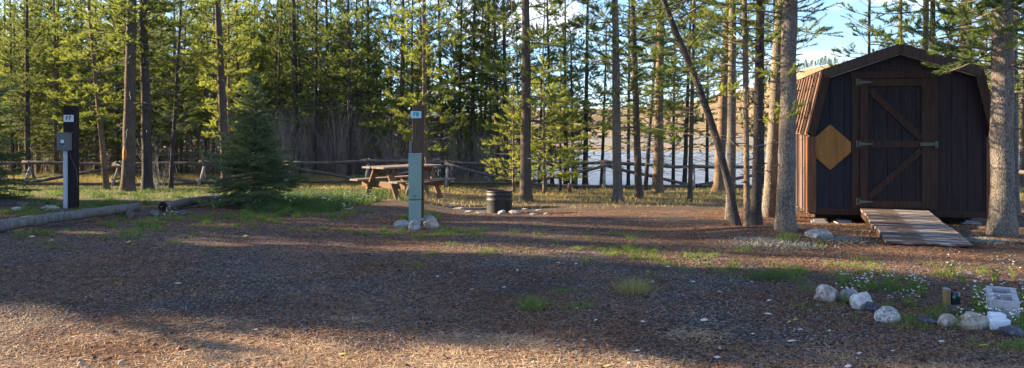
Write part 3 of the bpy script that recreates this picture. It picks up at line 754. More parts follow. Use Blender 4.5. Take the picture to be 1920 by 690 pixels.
# ------------------------------------------------------------------ shed
def shed():
    yaw = R(-12.5); d = 11.05
    c = Vector(((1686-960)/F*d, d, 0)); gz = g(c.x, c.y); base = Vector((c.x, c.y, gz))
    root = thing('garden_shed', 'dark brown barn roofed wooden shed with a plywood diamond beside its door', 'shed', base, yaw)
    fz = 1.35+(240-405)/F*d - gz           # floor bottom height above ground
    hw = 1.22; D = 3.5; eh = 1.22; bw = 1.02; bh = 2.08; rh = 2.43
    prof = [(-hw, fz), (hw, fz), (hw, fz+eh), (bw, fz+bh), (0, fz+rh), (-bw, fz+bh), (-hw, fz+eh)]
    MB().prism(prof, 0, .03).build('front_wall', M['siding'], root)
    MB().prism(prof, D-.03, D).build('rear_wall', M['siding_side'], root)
    for s in (-1, 1):
        mb = MB(); mb.box((s*(hw-.015), D/2, fz+eh/2), (.03, D-.07, eh-.002))
        for k in range(9): mb.box((s*(hw+.008), .25+k*.38, fz+eh/2-.01), (.014, .05, eh-.03))
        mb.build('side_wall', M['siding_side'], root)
    MB().box((0, D/2+.15, fz-.05), (2*hw-.3, D-.5, .096)).build('floor_frame', M['trim_dark'], root)
    # gambrel roof with ribs
    def slab(p0, p1, t, y0, y1, mb, ext0=0, ext1=0):
        a = Vector((p0[0], 0, p0[1])); b = Vector((p1[0], 0, p1[1])); u = (b-a).normalized(); n = Vector((-u.z, 0, u.x)); 
        if n.z < 0: n = -n
        a = a-u*ext0; b = b+u*ext1
        poly = [(a.x+n.x*.004, a.z+n.z*.004), (b.x+n.x*.004, b.z+n.z*.004), (b.x+n.x*t, b.z+n.z*t), (a.x+n.x*t, a.z+n.z*t)]
        mb.prism(poly, y0, y1); return a, b, n, u
    for s in (-1, 1):
        for (p0, p1, nm, e0) in (((s*hw, fz+eh), (s*bw, fz+bh), 'lower_roof', .06), ((s*bw, fz+bh), (0, fz+rh), 'upper_roof', 0)):
            mb = MB(); a, b, n, u = slab(p0, p1, .03, -.10, D+.08, mb, e0, .02 if nm == 'lower_roof' else 0)
            ctr = (a+b)/2; L = (b-a).length
            rot = Matrix((u, Vector((0,1,0)), n)).transposed()
            for k in range(13):
                mb.box(ctr+n*.04+Vector((0, -.06+k*.29, 0)), (L-.02, .035, .022), rot)
            mb.build(nm, M['roof' if nm == 'lower_roof' else 'roof_dark'], root)
    # gable fascia boards
    def board(p0, p1, w, mat, nm, y0=-.045, y1=-.002, side=-1):
        a = Vector((p0[0], 0, p0[1])); b = Vector((p1[0], 0, p1[1])); u = (b-a).normalized(); n = Vector((-u.z, 0, u.x))
        mb = MB(); mb.prism([(a.x, a.z), (b.x, b.z), (b.x+n.x*w, b.z+n.z*w), (a.x+n.x*w, a.z+n.z*w)], y0, y1); return mb.build(nm, mat, root)
    for s in (-1, 1):
        board((s*bw*1.035, fz+bh+.04), (0, fz+rh+.03), .13*s, M['roof_dark'], 'gable_fascia', -.125, -.102)
        board((s*(hw+.05), fz+eh-.05), (s*(bw+.03), fz+bh+.035), .12*s, M['trim'], 'gable_fascia', -.12, -.10)
        board((s*bw*.985, fz+bh-.09), (0, fz+rh-.10), .012*s, M['rail_pale'], 'drip_edge', -.10, -.03)
    # corner boards
    for s in (-1, 1):
        MB().box((s*(hw-.035), -.012, fz+eh/2-.03), (.115, .022, eh-.10)).build('corner_board', M['trim_orange'], root)
        MB().box((s*(hw+.022), .04, fz+eh/2-.03), (.02, .105, eh-.10)).build('corner_board', M['trim_orange'], root)
    # skirt board
    MB().box((0, -.010, fz+.045), (2*hw-.2, .018, .09)).build('skirt_board', M['trim_dark'], root)
    # door, centre slightly left
    dx = -.07; z0 = fz+.11; dh = 1.87; dw = .93
    mb = MB()
    for s in (-1, 1): mb.box((dx+s*(dw/2+.055), -.014, z0+dh/2+.0), (.105, .026, dh+.02))
    mb.box((dx, -.016, z0+dh+.055), (dw+.24, .03, .10)); mb.build('door_frame', M['trim'], root)
    mb = MB()
    for k in range(5): mb.box((dx-dw/2+dw/10+k*dw/5, -.012, z0+dh/2), (dw/5-.006, .02, dh-.01))
    door = mb.build('door', M['door'], root)
    mb = MB(); y = -.034; t = .022
    for s in (-1, 1): mb.box((dx+s*(dw/2-.055), y, z0+dh/2), (.105, t, dh-.01))
    for zz in (z0+.06, z0+dh*.495, z0+dh-.06): mb.box((dx, y+.001, zz), (dw-.222, t-.002, .10))
    mb.build('door_rail', M['trim'], door)
    mb = MB()
    def diag(x0, zA, x1, zB):
        a = Vector((x0, y+.001, zA)); b = Vector((x1, y+.001, zB)); mb.bar(a, b, .004+.016, .09, (0,0,1))
    diag(dx-.35, z0+dh-.15, dx+.35, z0+dh*.495+.085); diag(dx-.35, z0+.15, dx+.35, z0+dh*.495-.085)
    mb.build('door_brace', M['trim_dark'], door)
    for zz in (z0+dh-.05, z0+dh*.495, z0+.09):
        mb = MB(); x = dx-dw/2
        mb.box((x-.035, -.032, zz), (.03, .008, .10)); mb.prism([(x-.015, zz-.026), (x+.17, zz-.006), (x+.17, zz+.006), (x-.015, zz+.026)], -.056, -.048)
        mb.tube([(x-.01, -.05, zz-.05), (x-.01, -.05, zz+.05)], .010, 8)
        mb.build('hinge', M['steel'], door)
    mb = MB(); x = dx+dw/2
    mb.box((x-.03, -.055, z0+dh*.495), (.20, .012, .045)); mb.box((x+.075, -.05, z0+dh*.495-.005), (.045, .035, .09)); mb.tube([(x+.075, -.07, z0+dh*.495-.02), (x+.075, -.10, z0+dh*.495-.02)], .014, 8)
    mb.build('latch', M['steel'], door)
    # diamond
    cx = -.935; cz = fz+.985
    mb = MB(); P = [(0,.335),(.285,.075),(.285,-.07),(0,-.335),(-.285,-.07),(-.285,.075)]
    mb.prism([(cx+a, cz+b) for a, b in P], -.022, -.001); mb.build('diamond_panel', M['diamond'], root, bevel=.003)
    # gable vent
    mb = MB(); mb.box((dx+.1, -.006, fz+2.1), (.55, .01, .10)); mb.build('gable_vent', M['trim_dark'], root)
    return root, fz, base, yaw
SHED, FZ, SB, YAW = shed()
# blocks under the shed
def world_shed(x, y, z=0): 
    v = Matrix.Rotation(YAW, 3, 'Z') @ Vector((x, y, z)); return SB+v
k = 0
for (x, y, lab, h) in ((-1.05, .18, 'concrete pier block under the left front corner of the shed', .0), (-.72, .12, 'pair of stacked grey pavers under the shed left of the ramp', 0), (1.0, .2, 'concrete pier block under the right front corner of the shed', 0), (-1.05, 3.2, 'pier block under the left rear corner of the shed', 0), (1.0, 3.2, 'pier block under the right rear corner of the shed', 0)):
    p = world_shed(x, y); gz = g(p.x, p.y); top = SB.z+FZ-.10
    r = thing('pier_block', lab, 'concrete block', (p.x, p.y, gz-.01), YAW+rnd(-.2,.2))
    hh = max(.06, top-gz+.0)
    MB().box((0, 0, hh*.3), (.24, .2, hh*.6)).build('base', M['concrete'], r, bevel=.008); MB().box((0, .01, hh*.8), (.17, .15, hh*.398)).build('cap', M['concrete'], r, bevel=.006)
# ramp
def wood_ramp():
    A = world_shed(-.485, -.05); top_z = SB.z+FZ+.085
    p0 = at(1618, 390, 11.02); p1 = at(1732, 394, 10.8); 
    c0 = (p0+p1)/2; fr = Matrix.Rotation(YAW, 3, 'Z')
    right = fr @ Vector((1,0,0)); out = fr @ Vector((0,-1,0))
    fr = Matrix.Rotation(R(-18), 3, 'Z'); right = fr @ Vector((1,0,0)); out = fr @ Vector((0,-1,0)); c0 = world_shed(-.10, -.10); c0.z = top_z
    c1 = c0+out*2.5; c1.z = g(c1.x, c1.y)+.03
    root = thing('wooden_ramp', 'weathered wooden plank ramp leading up to the shed door', 'ramp', (c1.x, c1.y, c1.z), R(-18))
    u = (c1-c0); L = u.length; u.normalize(); w = .87; n = right.cross(u).normalized()
    if n.z < 0: n = -n
    inv = Matrix.Rotation(R(18), 3, 'Z'); org = Vector((c1.x, c1.y, c1.z))
    nb = 9
    for s in (-1, 1):
        mb = MB(); a = c0+right*s*(w/2-.03)-n*.06; b = c1+right*s*(w/2-.03)-n*.035; mb.bar(inv@(a-org), inv@(b-org), .04, .085 if s else .08); mb.build('stringer', M['trim'], root)
    for i in range(nb):
        f = (i+.5)/nb; ctr = c0+u*L*f+n*rnd(-.003,.004)+right*rnd(-.012,.012)
        Mt = Matrix((inv@right, inv@u, inv@n)).transposed() @ Matrix.Rotation(rnd(-.008,.008), 3, 'Z')
        mb = MB(); mb.box((0,0,0), (w+rnd(-.02,.02), L/nb-rnd(.008,.016), .032), None, .003)
        o = mb.build('plank', M['ramp'], root, bevel=.004); o.matrix_local = Matrix.Translation(inv@(ctr-org)) @ Mt.to_4x4()
    return root
wood_ramp()

# ------------------------------------------------------------------ picnic table
def picnic():
    d = 17.2; X = (756-960)/F*d; base = Vector((X, d, g(X, d)))
    th = R(50)
    t = thing('picnic_table', 'weathered brown wooden picnic table with attached benches behind the green pedestal', 'picnic table', base, th)
    L = 1.75; H = .74
    for k in range(5): 
        MB().box((rnd(-.01,.01), -.30+k*.15, H-.02), (L, .138, .038)).build('top_plank', M['table_top'], t, bevel=.004)
    for s in (-1, 1):
        for k in range(2): MB().box((0, s*(.58+k*.14), .43), (L, .132, .038)).build('bench_plank', M['table_top'], t, bevel=.004)
    for sx in (-1, 1):
        x = sx*.62
        for s in (-1, 1):
            mb = MB(); mb.bar((x, s*.20, H-.045), (x, s*.55, 0), .038, .14, (1,0,0)); 
            o = mb.build('leg', M['table'], t)
        xo = x-sx*.040
        MB().box((xo, 0, .34), (.038, 1.42, .135)).build('cross_beam', M['table'], t)
        MB().box((xo, 0, H-.095), (.038, .70, .105)).build('top_batten', M['table'], t)
        mb = MB(); mb.bar((xo-sx*.06, 0, .30), (xo-sx*.42, 0, H-.06), .085, .038, (0,1,0)); mb.build('diagonal_brace', M['table'], t)
picnic()

# ------------------------------------------------------------------ posts
def text_part(txt, size, mat, parent, loc, rot):
    cu = bpy.data.curves.new('t', 'FONT'); cu.body = txt; cu.size = size; cu.align_x = 'CENTER'; cu.align_y = 'CENTER'; cu.extrude = .001; cu.offset = size*.02
    tmp = bpy.data.objects.new('t', cu); COL.objects.link(tmp); bpy.context.view_layer.update()
    me = bpy.data.meshes.new_from_object(tmp.evaluated_get(bpy.context.evaluated_depsgraph_get())); bpy.data.objects.remove(tmp)
    me.materials.clear(); me.materials.append(mat)
    o = bpy.data.objects.new('lettering', me); put(o, parent); o.location = loc; o.rotation_euler = rot; return o
def post8():
    d = 10.95; X = (784-960)/F*d; gz = g(X, d); base = Vector((X, d, gz)); s = d/F
    top = CAMZ+(HZ-197)*s-gz
    p = thing('utility_post', 'brown weathered square post with a pale F8 number plate', 'post', base, R(6))
    MB().box((0, .07, top/2-.1), (.165, .14, top+.2)).build('post', M['post8'], p, bevel=.008)
    MB().box((-.03, -.008, top-(215-197)*s), (.15, .006, .098)).build('number_plate', M['sign8'], p); pl = bpy.data.objects['number_plate']
    text_part('F8', .085, M['ink8'], pl, (-.03, -.013, top-(215-197)*s), (R(90), 0, 0))
    mb = MB(); mb.box((-.105, .06, top-(277-197)*s), (.04, .09, .18)); mb.build('outlet_box', M['greybox'], p, bevel=.006)
    # green pedestal stands right in front
    b2 = base+Vector((-.028, -.13, 0)); b2.z = g(b2.x, b2.y)
    q = thing('utility_pedestal', 'tall narrow green metal utility pedestal in front of the F8 post', 'utility pedestal', b2, R(4))
    hT = (418-289)*s+.0; sm = (412-367)*s
    MB().box((0, 0, sm/2-.05), (.172, .13, sm+.1)).build('base', M['green'], q, bevel=.008)
    MB().box((0, 0, (sm+hT)/2+.004), (.178, .136, hT-sm-.01)).build('cover', M['green'], q, bevel=.012)
    MB().box((0, 0, hT+.004), (.188, .146, .024)).build('cap', M['green'], q, bevel=.01)
    MB().box((0,-.073, sm+.06), (.028, .01, .028)).build('lock', M['greybox'], q)
post8()
def post7():
    d = 12.9; X = (128-960)/F*d; gz = g(X, d); s = d/F; base = Vector((X, d, gz)); top = CAMZ+(HZ-198)*s-gz
    p = thing('utility_post', 'black square post with a white F7 number plate and grey meter box', 'post', base, R(0))
    MB().box((0, .09, top/2-.1), (.175, .18, top+.2)).build('post', M['post7'], p, bevel=.008)
    z = top-(222-198)*s
    pl = MB().box((.01, -.008, z), (.165, .006, .115)).build('number_plate', M['sign'], p)
    text_part('F7', .098, M['ink'], pl, (.01, -.013, z), (R(90), 0, 0))
    z = top-(266-198)*s
    b = MB().box((-.03, -.06, z), (.20, .11, .29)).build('meter_box', M['greybox'], p, bevel=.008)
    MB().box((-.03, -.118, z+.005), (.165, .006, .235)).build('box_door', M['greybox'], b, bevel=.003)
    MB().box((-.03, -.123, z+.01), (.05, .004, .055)).build('box_label', M['sign'], b)
    MB().box((-.03, -.125, z-.035), (.07, .004, .022)).build('latch', M['ink'], b)
    MB().box((-.03, -.05, z+.152), (.215, .125, .012)).build('box_lid', M['greybox'], b, bevel=.003)
    zb = z-.146
    MB().box((-.025, -.035, zb/2), (.062, .05, zb)).build('conduit', M['conduit'], p, bevel=.012)
    mb = MB(); mb.tube([(.045,-.05,z-.14),(.07,-.05,z-.25),(.12,-.04,z-.38),(.155,-.02,z-.5),(.16,.0,z-.68),(.15,.02,z-.78)], .006, 6); mb.build('cable', M['cable'], p, True)
post7()

# ------------------------------------------------------------------ logs
def log(a, b, ra, rb, label, mat='log', hollow=False, n=14, name='log', bend=.03, knots=6):
    a = Vector(a); b = Vector(b); root = None
    mb = MB(); pts = []; rads = []
    for i in range(n+1):
        t = i/n; pts.append(a.lerp(b, t)-a+Vector((0, rnd(-.006,.006), math.sin(t*3.1)*bend+rnd(-.006,.006)))); rads.append((ra*(1-t)+rb*t)*rnd(.93,1.06))
    mb.tube(pts, rads, 16, True, .02)
    u = (b-a).normalized()
    for k in range(knots):
        t = rnd(.1, .95); p = pts[int(t*n)]; az = rnd(-1.2, 2.6); rr = ra*(1-t)+rb*t
        side = Vector((0,-1,0)) - u*Vector((0,-1,0)).dot(u); side.normalize(); upv = u.cross(side)*(-1)
        dr = side*math.cos(az)+Vector((0,0,1))*math.sin(az)
        mb.tube([p+dr*rr*.8, p+dr*(rr+.018)], [.022, .014], 7)
    o = thing(name, label, 'log', a); body = mb.build('trunk', M[mat], o, True)
    for e, p, r in ((-1, pts[0], rads[0]), (1, pts[-1], rads[-1])):
        m2 = MB(); m2.tube([p+u*e*.001, p+u*e*.006], [r*.97, r*.93], 16); m2.build('cut_end', M['hollow_shade'] if (hollow and e < 0) else M['cut_end'], o)  # hollow end is a solid disc, the shade inside painted dark
    return o
A = at(-60, 430, 9.35); B = at(258, 391, 11.9)
A.z = g(A.x, A.y)+.085; B = Vector((B.x, B.y, g(B.x, B.y)+.135))
log(A, B, .082, .062, 'long pale weathered log lying across the lower left, right end propped on a short log', bend=.0, knots=9)
p = at(243, 408, 11.75); p.z = g(p.x, p.y)+.055
log(p+Vector((-.32, .28, -.005)), p+Vector((.09, -.14, -.0)), .052, .06, 'short log stub propping up the right end of the long log', n=6, bend=0, knots=1)
A = at(305, 393, 12.3); A.z = g(A.x, A.y)+.095; B = at(432, 379, 15.2); B.z = g(B.x, B.y)+.08
log(A, B, .078, .065, 'short grey log with a hollow dark end lying against the spruce', hollow=True, knots=3)

# ------------------------------------------------------------------ rocks
import bmesh
def rock(px, py, wpx, hpx, mat, label, group=None, seed=0, dep=.8, name='rock', cat='rock', ang=.5):
    """px, py: middle of the rock's foot"""
    p = G(px, py); s = p.y/F; w = wpx*s/2; h = hpx*s
    bm = bmesh.new(); bmesh.ops.create_icosphere(bm, subdivisions=4, radius=1)
    r = random.Random(seed*13+5)
    planes = [Vector((r.uniform(-1,1), r.uniform(-1,1), r.uniform(-.5,1))).normalized() for _ in range(9)]; cut = [r.uniform(.62,.95) for _ in planes]
    for v in bm.verts:
        q = v.co.copy()
        for n, c in zip(planes, cut):
            dd = q.dot(n)
            if dd > c: q -= n*(dd-c)*(.92*ang+.45)
        nn = vnoise(q.x*2.3+seed, q.y*2.3+q.z*1.7, seed)-.5; n3 = vnoise(q.x*8+q.z*5, q.y*8+q.z*3, seed+3)-.5+.6*(vnoise(q.x*19+q.z*9, q.y*17-q.z*8, seed+4)-.5)
        q *= 1+.22*float(nn)+.11*float(n3)
        v.co = q
    xs_ = [v.co.x for v in bm.verts]; zs_ = [v.co.z for v in bm.verts]; ys_ = [v.co.y for v in bm.verts]
    for v in bm.verts:
        v.co.x = (v.co.x-(max(xs_)+min(xs_))/2)/(max(xs_)-min(xs_))*2*w
        v.co.y = (v.co.y-(max(ys_)+min(ys_))/2)/(max(ys_)-min(ys_))*2*w*dep
        v.co.z = (v.co.z-min(zs_))/(max(zs_)-min(zs_))*h*1.4-h*.4
    me = bpy.data.meshes.new(name); bm.to_mesh(me); bm.free(); me.materials.append(M[mat])
    me.polygons.foreach_set('use_smooth', np.ones(len(me.polygons), bool))
    o = bpy.data.objects.new(name, me); put(o); o.location = (p.x, p.y+w*dep*.6, g(p.x, p.y+w*dep*.6)); o.rotation_euler = (0,0,0)
    return tag(o, label, cat, group)
RK = 'garden rocks in an arc at the right'
rock(1553,566,45,30,'rock_pink','pinkish white angular rock, leftmost of the rock arc at the right',RK,1)
rock(1597,566,40,22,'rock_grey','smooth grey rock, second from the left in the arc',RK,2,ang=.1)
rock(1619,581,40,32,'rock_pale','pale rock leaning on the dark one, third in the arc',RK,3)
rock(1637,584,26,16,'rock_dark','small dark blue-grey rock under the third pale rock',RK,4)
rock(1669,605,50,28,'rock_spot','black speckled white rock, fourth pale rock of the arc',RK,5)
rock(1743,608,40,10,'rock_dark','flat dark slate lying left of the white faced rock',RK,6)
rock(1781,613,36,23,'rock_pink','pale topped rock with brown shaded front below the green bottle',RK,7)
rock(1832,618,60,28,'rock_tan','large tan rock between the pale rock and the plastic block',RK,8)
rock(1800,590,46,15,'rock_brown','brown dark rock half buried behind the bottle',RK,9)
rock(1908,632,50,18,'rock_dark','dark rock at the right edge beside the plastic block',RK,10)
rock(752,428,32,15,'rock_grey','rounded grey rock at the left foot of the green pedestal',None,11,ang=.1)
rock(777,431,24,18,'rock_grey','small upright rock in front of the green pedestal',None,12)
rock(808,428,32,17,'rock_tan','rounded tan rock at the right foot of the green pedestal',None,13,ang=.1)
rock(800,419,40,14,'rock_grey','mossy rock behind the tan rock by the pedestal',None,14,ang=.1)
rock(1540,449,50,17,'rock_grey','long grey rock on the ground left of the ramp',None,15)
rock(90,395,32,10,'rock_grey','flat grey stone left of the F7 post',None,16)
rock(32,386,34,8,'rock_dark','dark flat stone far left beyond the long log',None,17)
rock(30,394,24,6,'rock_pale','small pale stone below the dark stone at far left',None,18)
rock(289,405,17,11,'rock_moss','mossy grey stone wedged under the hollow log end',None,19)
rock(340,403,20,9,'rock_dark','dark stone beside the hollow end of the short log',None,20)
rock(941,402,16,8,'rock_grey','grey cobble at the foot of the fire ring',None,21)
rock(965,402,24,8,'rock_tan','tan flat cobble right of the fire ring',None,22)
for i, (x, y, w) in enumerate(((880,398,18),(900,401,22),(985,394,14),(998,399,18),(1012,396,15),(1025,402,12),(862,392,26),(845,388,24),(1003,403,20),(975,399,16))):
    rock(x, y, w, 3.5, 'rock_tan' if i%2 else 'rock_grey', 'flat pale flagstone lying on the ground near the fire ring', 'flagstones near the fire ring', 30+i)
for i, (x, y, w) in enumerate(((150,687,12),(226,686,12),(342,686,9),(355,632,7),(955,655,7),(1350,655,7),(1010,577,9),(820,520,5),(1225,530,6))):
    rock(x, y, w, w*.75, 'rock_tan', 'small loose stone lying on the open gravel', 'small stones on the gravel', 50+i)

# ------------------------------------------------------------------ fire ring
def fire_ring():
    p = G(936, 400); p = Vector((p.x, p.y+.22, g(p.x, p.y+.22))); s = p.y/F; r = 24*s; h = 42*s
    o = thing('fire_ring', 'black burnt steel fire ring with rolled bands and open top', 'fire ring', p)
    n = 48; prof = [(r*1.0, -.03), (r*1.0, h*.55), (r*1.02, h*.58), (r*1.02, h*.62), (r*1.0, h*.65), (r*1.0, h*.78), (r*1.03, h*.80), (r*1.03, h*.84), (r*1.0, h*.86), (r*1.02, h*.96), (r*1.05, h), (r*1.0, h+.006), (r*.96, h-.01)]
    inner = [(r*.955, h-.02), (r*.95, h*.3), (r*.93, .03), (0.001, .03)]
    def lathe(pr, nm, mat):
        mb = MB(); vs = []; fs = []
        for i in range(n):
            a = 2*math.pi*i/n
            for rr, z in pr: vs.append((rr*math.cos(a), rr*math.sin(a)*1.0, z+ .006*math.sin(3*a)*(z > .1)))
        m = len(pr)
        for i in range(n):
            for k in range(m-1): fs.append((i*m+k, ((i+1)%n)*m+k, ((i+1)%n)*m+k+1, i*m+k+1))
        mb.add(vs, fs); return mb.build(nm, mat, o, True)
    lathe(prof, 'drum', M['black']); lathe([prof[-1]]+inner, 'drum_lining', M['rust'])
fire_ring()

# stump, grill-like stake
p = G(1068, 362, 40); p = at(1068, 361, 26.5); p.z = g(p.x, p.y)
st = thing('tree_stump', 'small orange-brown sawn stump before the fence', 'stump', p)
MB().tube([(0,0,-.05),(0,0,.1),(.01,0,.29)], [.095,.08,.075], 12, True, .05).build('trunk', M['table'], st, True)
MB().tube([(.01,0,.291),(.01,0,.297)], [.07,.068], 12).build('cut_face', M['rail_pale'], st)

# ------------------------------------------------------------------ cinder block, ornament, plastic block
def cinder():
    p = G(1896, 602); p = Vector((p.x, p.y+.1, g(p.x, p.y+.1)))
    o = thing('cinder_block', 'grey hollow concrete block standing among white flowers at the right edge', 'cinder block', p, R(12)); w = .18; D = .36; h = .17
    mb = MB(); t = .035
    for s in (-1, 1): mb.box((s*(w/2-t/2), 0, h/2-.02), (t, D, h+.04))
    for y in (-D/2+t/2, 0, D/2-t/2): mb.box((0, y, h/2-.0205), (w-2*t, t, h+.039))
    b = mb.build('block', M['concrete'], o)
    MB().box((0, 0, .02), (w-2*t-.002, D-2*t-.002, .02)).build('hole_shade', M['hollow_shade'], o)  # added dark plate, paints the shade down in the holes
    o.rotation_euler = (R(6), 0, R(-29))
cinder()
def plastic():
    p = G(1874, 618); o = thing('junction_box', 'white two tier plastic box lying beside the tan rock', 'plastic box', (p.x, p.y+.03, g(p.x, p.y+.03)), R(-8)); s = p.y/F
    MB().box((0,0,.03), (36*s, .12, .075)).build('base', M['plastic'], o, bevel=.006); MB().box((0,0,.083), (24*s, .085, .032)).build('lid', M['plastic'], o, bevel=.005)
plastic()
def ornament():
    p = G(1783, 572); x0 = p.x; s = p.y/F; z = g(p.x, p.y)
    o = thing('wooden_block', 'small upright tan board with pale top beside the dark green bottle', 'board', (p.x-.033, p.y, z), R(-10)); MB().box((0,0,14.5*s-.01), (.032, .07, 29*s+.02)).build('board', M['tan_board'], o); MB().box((0,0,29*s+.003), (.04, .075, .006)).build('cap', M['rail_pale'], o)
    b = thing('glass_bottle', 'dark green squat bottle with a reddish cap beside the tan board', 'bottle', (p.x+.025, p.y-.01, z)); H = 32*s
    MB().tube([(0,0,-.01),(0,0,.01),(0,0,H*.55),(0,0,H*.72),(0,0,H*.78),(0,0,H*.9)], [.034,.037,.037,.03,.014,.013], 16).build('glass', M['bottle'], b, True)
    MB().tube([(0,0,H*.88),(0,0,H*1.05)], [.017,.016], 12).build('cap', M['redcap'], b, True)
ornament()

# ------------------------------------------------------------------ grass
def blades_object(name, P, Hh, mat, label, wmul=1.0, lean=.45, w=None, kind='stuff', cat=None, group=None, bend=.6):
    n = len(P); D = rng.normal(size=(n, 3))*lean; D[:, 2] = 1; D /= np.linalg.norm(D, axis=1, keepdims=True)
    W = (np.clip(P[:, 1]*.00055, .0025, .02) if w is None else np.full(n, w))*wmul
    V, Fc = bent_blades(P, D, Hh, W, bend)
    o = bpy.data.objects.new(name, raw_mesh(name, V, Fc, M[mat])); put(o); return tag(o, label, cat, group, kind)
def patch_pts(patches, per=70, cr=.10):
    A = []; H = []
    for (px, py, rx, ry, n, h) in patches:
        c = G(px, py, 60); far = c.y > 15; nc = max(1, int(n/per*(1 if far or px < 650 else .5))); rx *= 1.25; ry *= 1.25
        for _ in range(nc):
            cx = c.x+random.gauss(0, .5)*rx; cy = c.y+random.gauss(0, .5)*ry; r = cr*rnd(.5, 1.6)*(1.8 if far else 1); hh = h*rnd(.6, 1.25)
            m = int(per*rnd(.5, 1.5)); u = rng.normal(size=(m, 2))*r*.55; x = cx+u[:, 0]; y = cy+u[:, 1]
            A.append(np.stack([x, y, ground(x, y)], 1)); H.append(1.5*hh*rng.uniform(.4, 1.15, m)*np.exp(-.7*(u**2).sum(1)/(r*r)))
    return np.concatenate(A), np.concatenate(H)
GP = [(1588,572,.3,.08,300,.05),(1655,603,.3,.08,300,.05),(1705,606,.15,.08,300,.05),(1812,616,.3,.06,300,.05),(1560,562,.2,.06,150,.04),(812,426,.2,.1,300,.07),(752,426,.2,.1,200,.07),(835,440,.6,.3,900,.05), (970,436,.35,.35,500,.06),(1040,448,.3,.3,300,.06),(1030,438,.4,.3,400,.05),(800,440,.9,.4,1800,.06),(755,436,.7,.3,900,.06),(855,440,.3,.3,300,.06),
 (1180,470,.9,.5,1800,.055),(1260,482,.7,.45,1600,.06),(1100,465,.5,.4,700,.05),(1320,495,.7,.4,1200,.055),(1440,515,.35,.3,900,.07),(1370,515,.4,.3,500,.06),(1500,497,.5,.3,600,.05),
 (1560,505,.6,.35,600,.05),(1640,520,.35,.25,600,.06),(1760,523,.4,.25,500,.055),(1830,508,.5,.3,500,.05),(1665,538,.5,.3,1300,.07),(1700,512,.6,.3,400,.05),(1180,440,.8,.5,600,.05),
 (860,482,.6,.6,900,.045),(1000,470,.5,.4,400,.05),(985,569,.2,.16,0,.06),(1060,555,.4,.4,120,.04),(1230,545,.5,.4,200,.04),(1900,645,.3,.25,900,.06),(1890,590,.6,.4,1200,.07),(1810,600,.4,.2,300,.05),(1740,580,.5,.25,500,.05),(1690,600,.3,.2,400,.06),
 (20,395,1.6,.8,1800,.09),(80,402,1.4,.8,1800,.08),(170,385,.9,.9,2200,.11),(230,384,.8,.5,700,.08),(325,414,.6,.3,350,.05),(285,420,.8,.3,700,.06),(250,432,1.2,.5,1000,.06),(200,445,1.2,.6,700,.05),(60,440,.5,.3,500,.05),
 (420,418,1.0,.4,700,.06),(480,408,.9,.5,1000,.07),(400,408,.6,.3,250,.05),(110,470,1.0,.6,300,.04),(540,400,1.2,.5,1500,.08),(610,405,.9,.4,700,.07),(590,430,.8,.3,300,.05),(830,475,.3,.2,250,.05),(780,412,.35,.3,900,.12),(1480,462,.6,.3,300,.04)]
P, H = patch_pts(GP); blades_object('grass', P, H, 'grass', 'short green grass growing in scattered patches on the gravel')
GL = [(560,385,.9,1.1,3500,.20),(600,375,1.2,1.6,3800,.2),(560,395,.8,.5,1800,.14),(640,368,1.0,1.6,1500,.18),(150,364,3.5,1.4,1200,.11),(280,360,3.5,1.4,1100,.11),(350,372,2.0,1.2,900,.11),(450,370,2,2,1500,.14),(30,370,2.5,2,2000,.12)]
P, H = patch_pts(GL); blades_object('lush_grass', P, H, 'grass_l', 'lush green grass and weeds around the spruce and left trees')
# dry grass near and behind the fence
def region(n, yr, xr):
    y = rng.uniform(*yr, n); x = rng.uniform(0, 1, n); x = (xr[0]+(xr[1]-xr[0])*x-960)/F*y
    m = vnoise(x*1.1, y*.8, 14)+rng.random(n)*.5 > .62
    x = x[m]; y = y[m]; return np.stack([x, y, ground(x, y)], 1)
P = region(36000, (15.2, 33), (560, 1960)); P = P[rng.random(len(P)) < np.clip((P[:, 1]-15)/6, .05, 1)]; blades_object('dry_grass', P, rng.uniform(.04, .15, len(P)), 'grass_y', 'dry yellow grass before the fence and along the lake bank')
P = region(16000, (30.8, 36), (-20, 560)); blades_object('tall_dry_grass', P, rng.uniform(.2, .6, len(P)), 'grass_y', 'tall dry grass behind the left part of the fence', lean=.25, wmul=.7)
P = region(9000, (31, 34), (560, 1000)); blades_object('tall_bank_grass', P, rng.uniform(.2, .6, len(P)), 'grass_y', 'tall dry grass in front of the grey willow brush', lean=.25, wmul=.6)
P = region(6500, (17, 30), (-20, 560)); blades_object('meadow_grass', P, rng.uniform(.04, .12, len(P)), 'grass', 'green grass between the left trees')
# separate tufts
def tuft(px, py, n, h, r, mat, label, name='grass_tuft', w=.003):
    c = G(px, py); u = rng.normal(size=(n, 2))*r*.4; P = np.stack([u[:, 0], u[:, 1], np.zeros(n)], 1)
    D = np.stack([u[:, 0]/r*.9, u[:, 1]/r*.9, np.ones(n)], 1)+rng.normal(size=(n, 3))*.18; D /= np.linalg.norm(D, axis=1, keepdims=True)
    V, Fc = bent_blades(P, D, h*rng.uniform(.5, 1.15, n), np.full(n, w), .5)
    o = bpy.data.objects.new(name, raw_mesh(name, V, Fc, M[mat])); put(o); o.location = c; return tag(o, label, 'grass tuft')
tuft(1188,549,420,.15,.15,'grass_y','round yellow-green grass tuft alone in the middle right foreground')
tuft(999,578,260,.11,.12,'grass','bright green grass tuft alone in the centre foreground')
tuft(1100,578,60,.08,.06,'grass','tiny green grass tuft just right of the bright one')
tuft(1440,522,420,.10,.22,'grass_l','dense dark green grass clump below the tree cluster',w=.004)
tuft(1477,452,160,.14,.12,'grass','green grass sprig at the foot of the thickest speckled pine')
tuft(796,412,240,.2,.12,'grass','tall grass clump right behind the green pedestal foot')
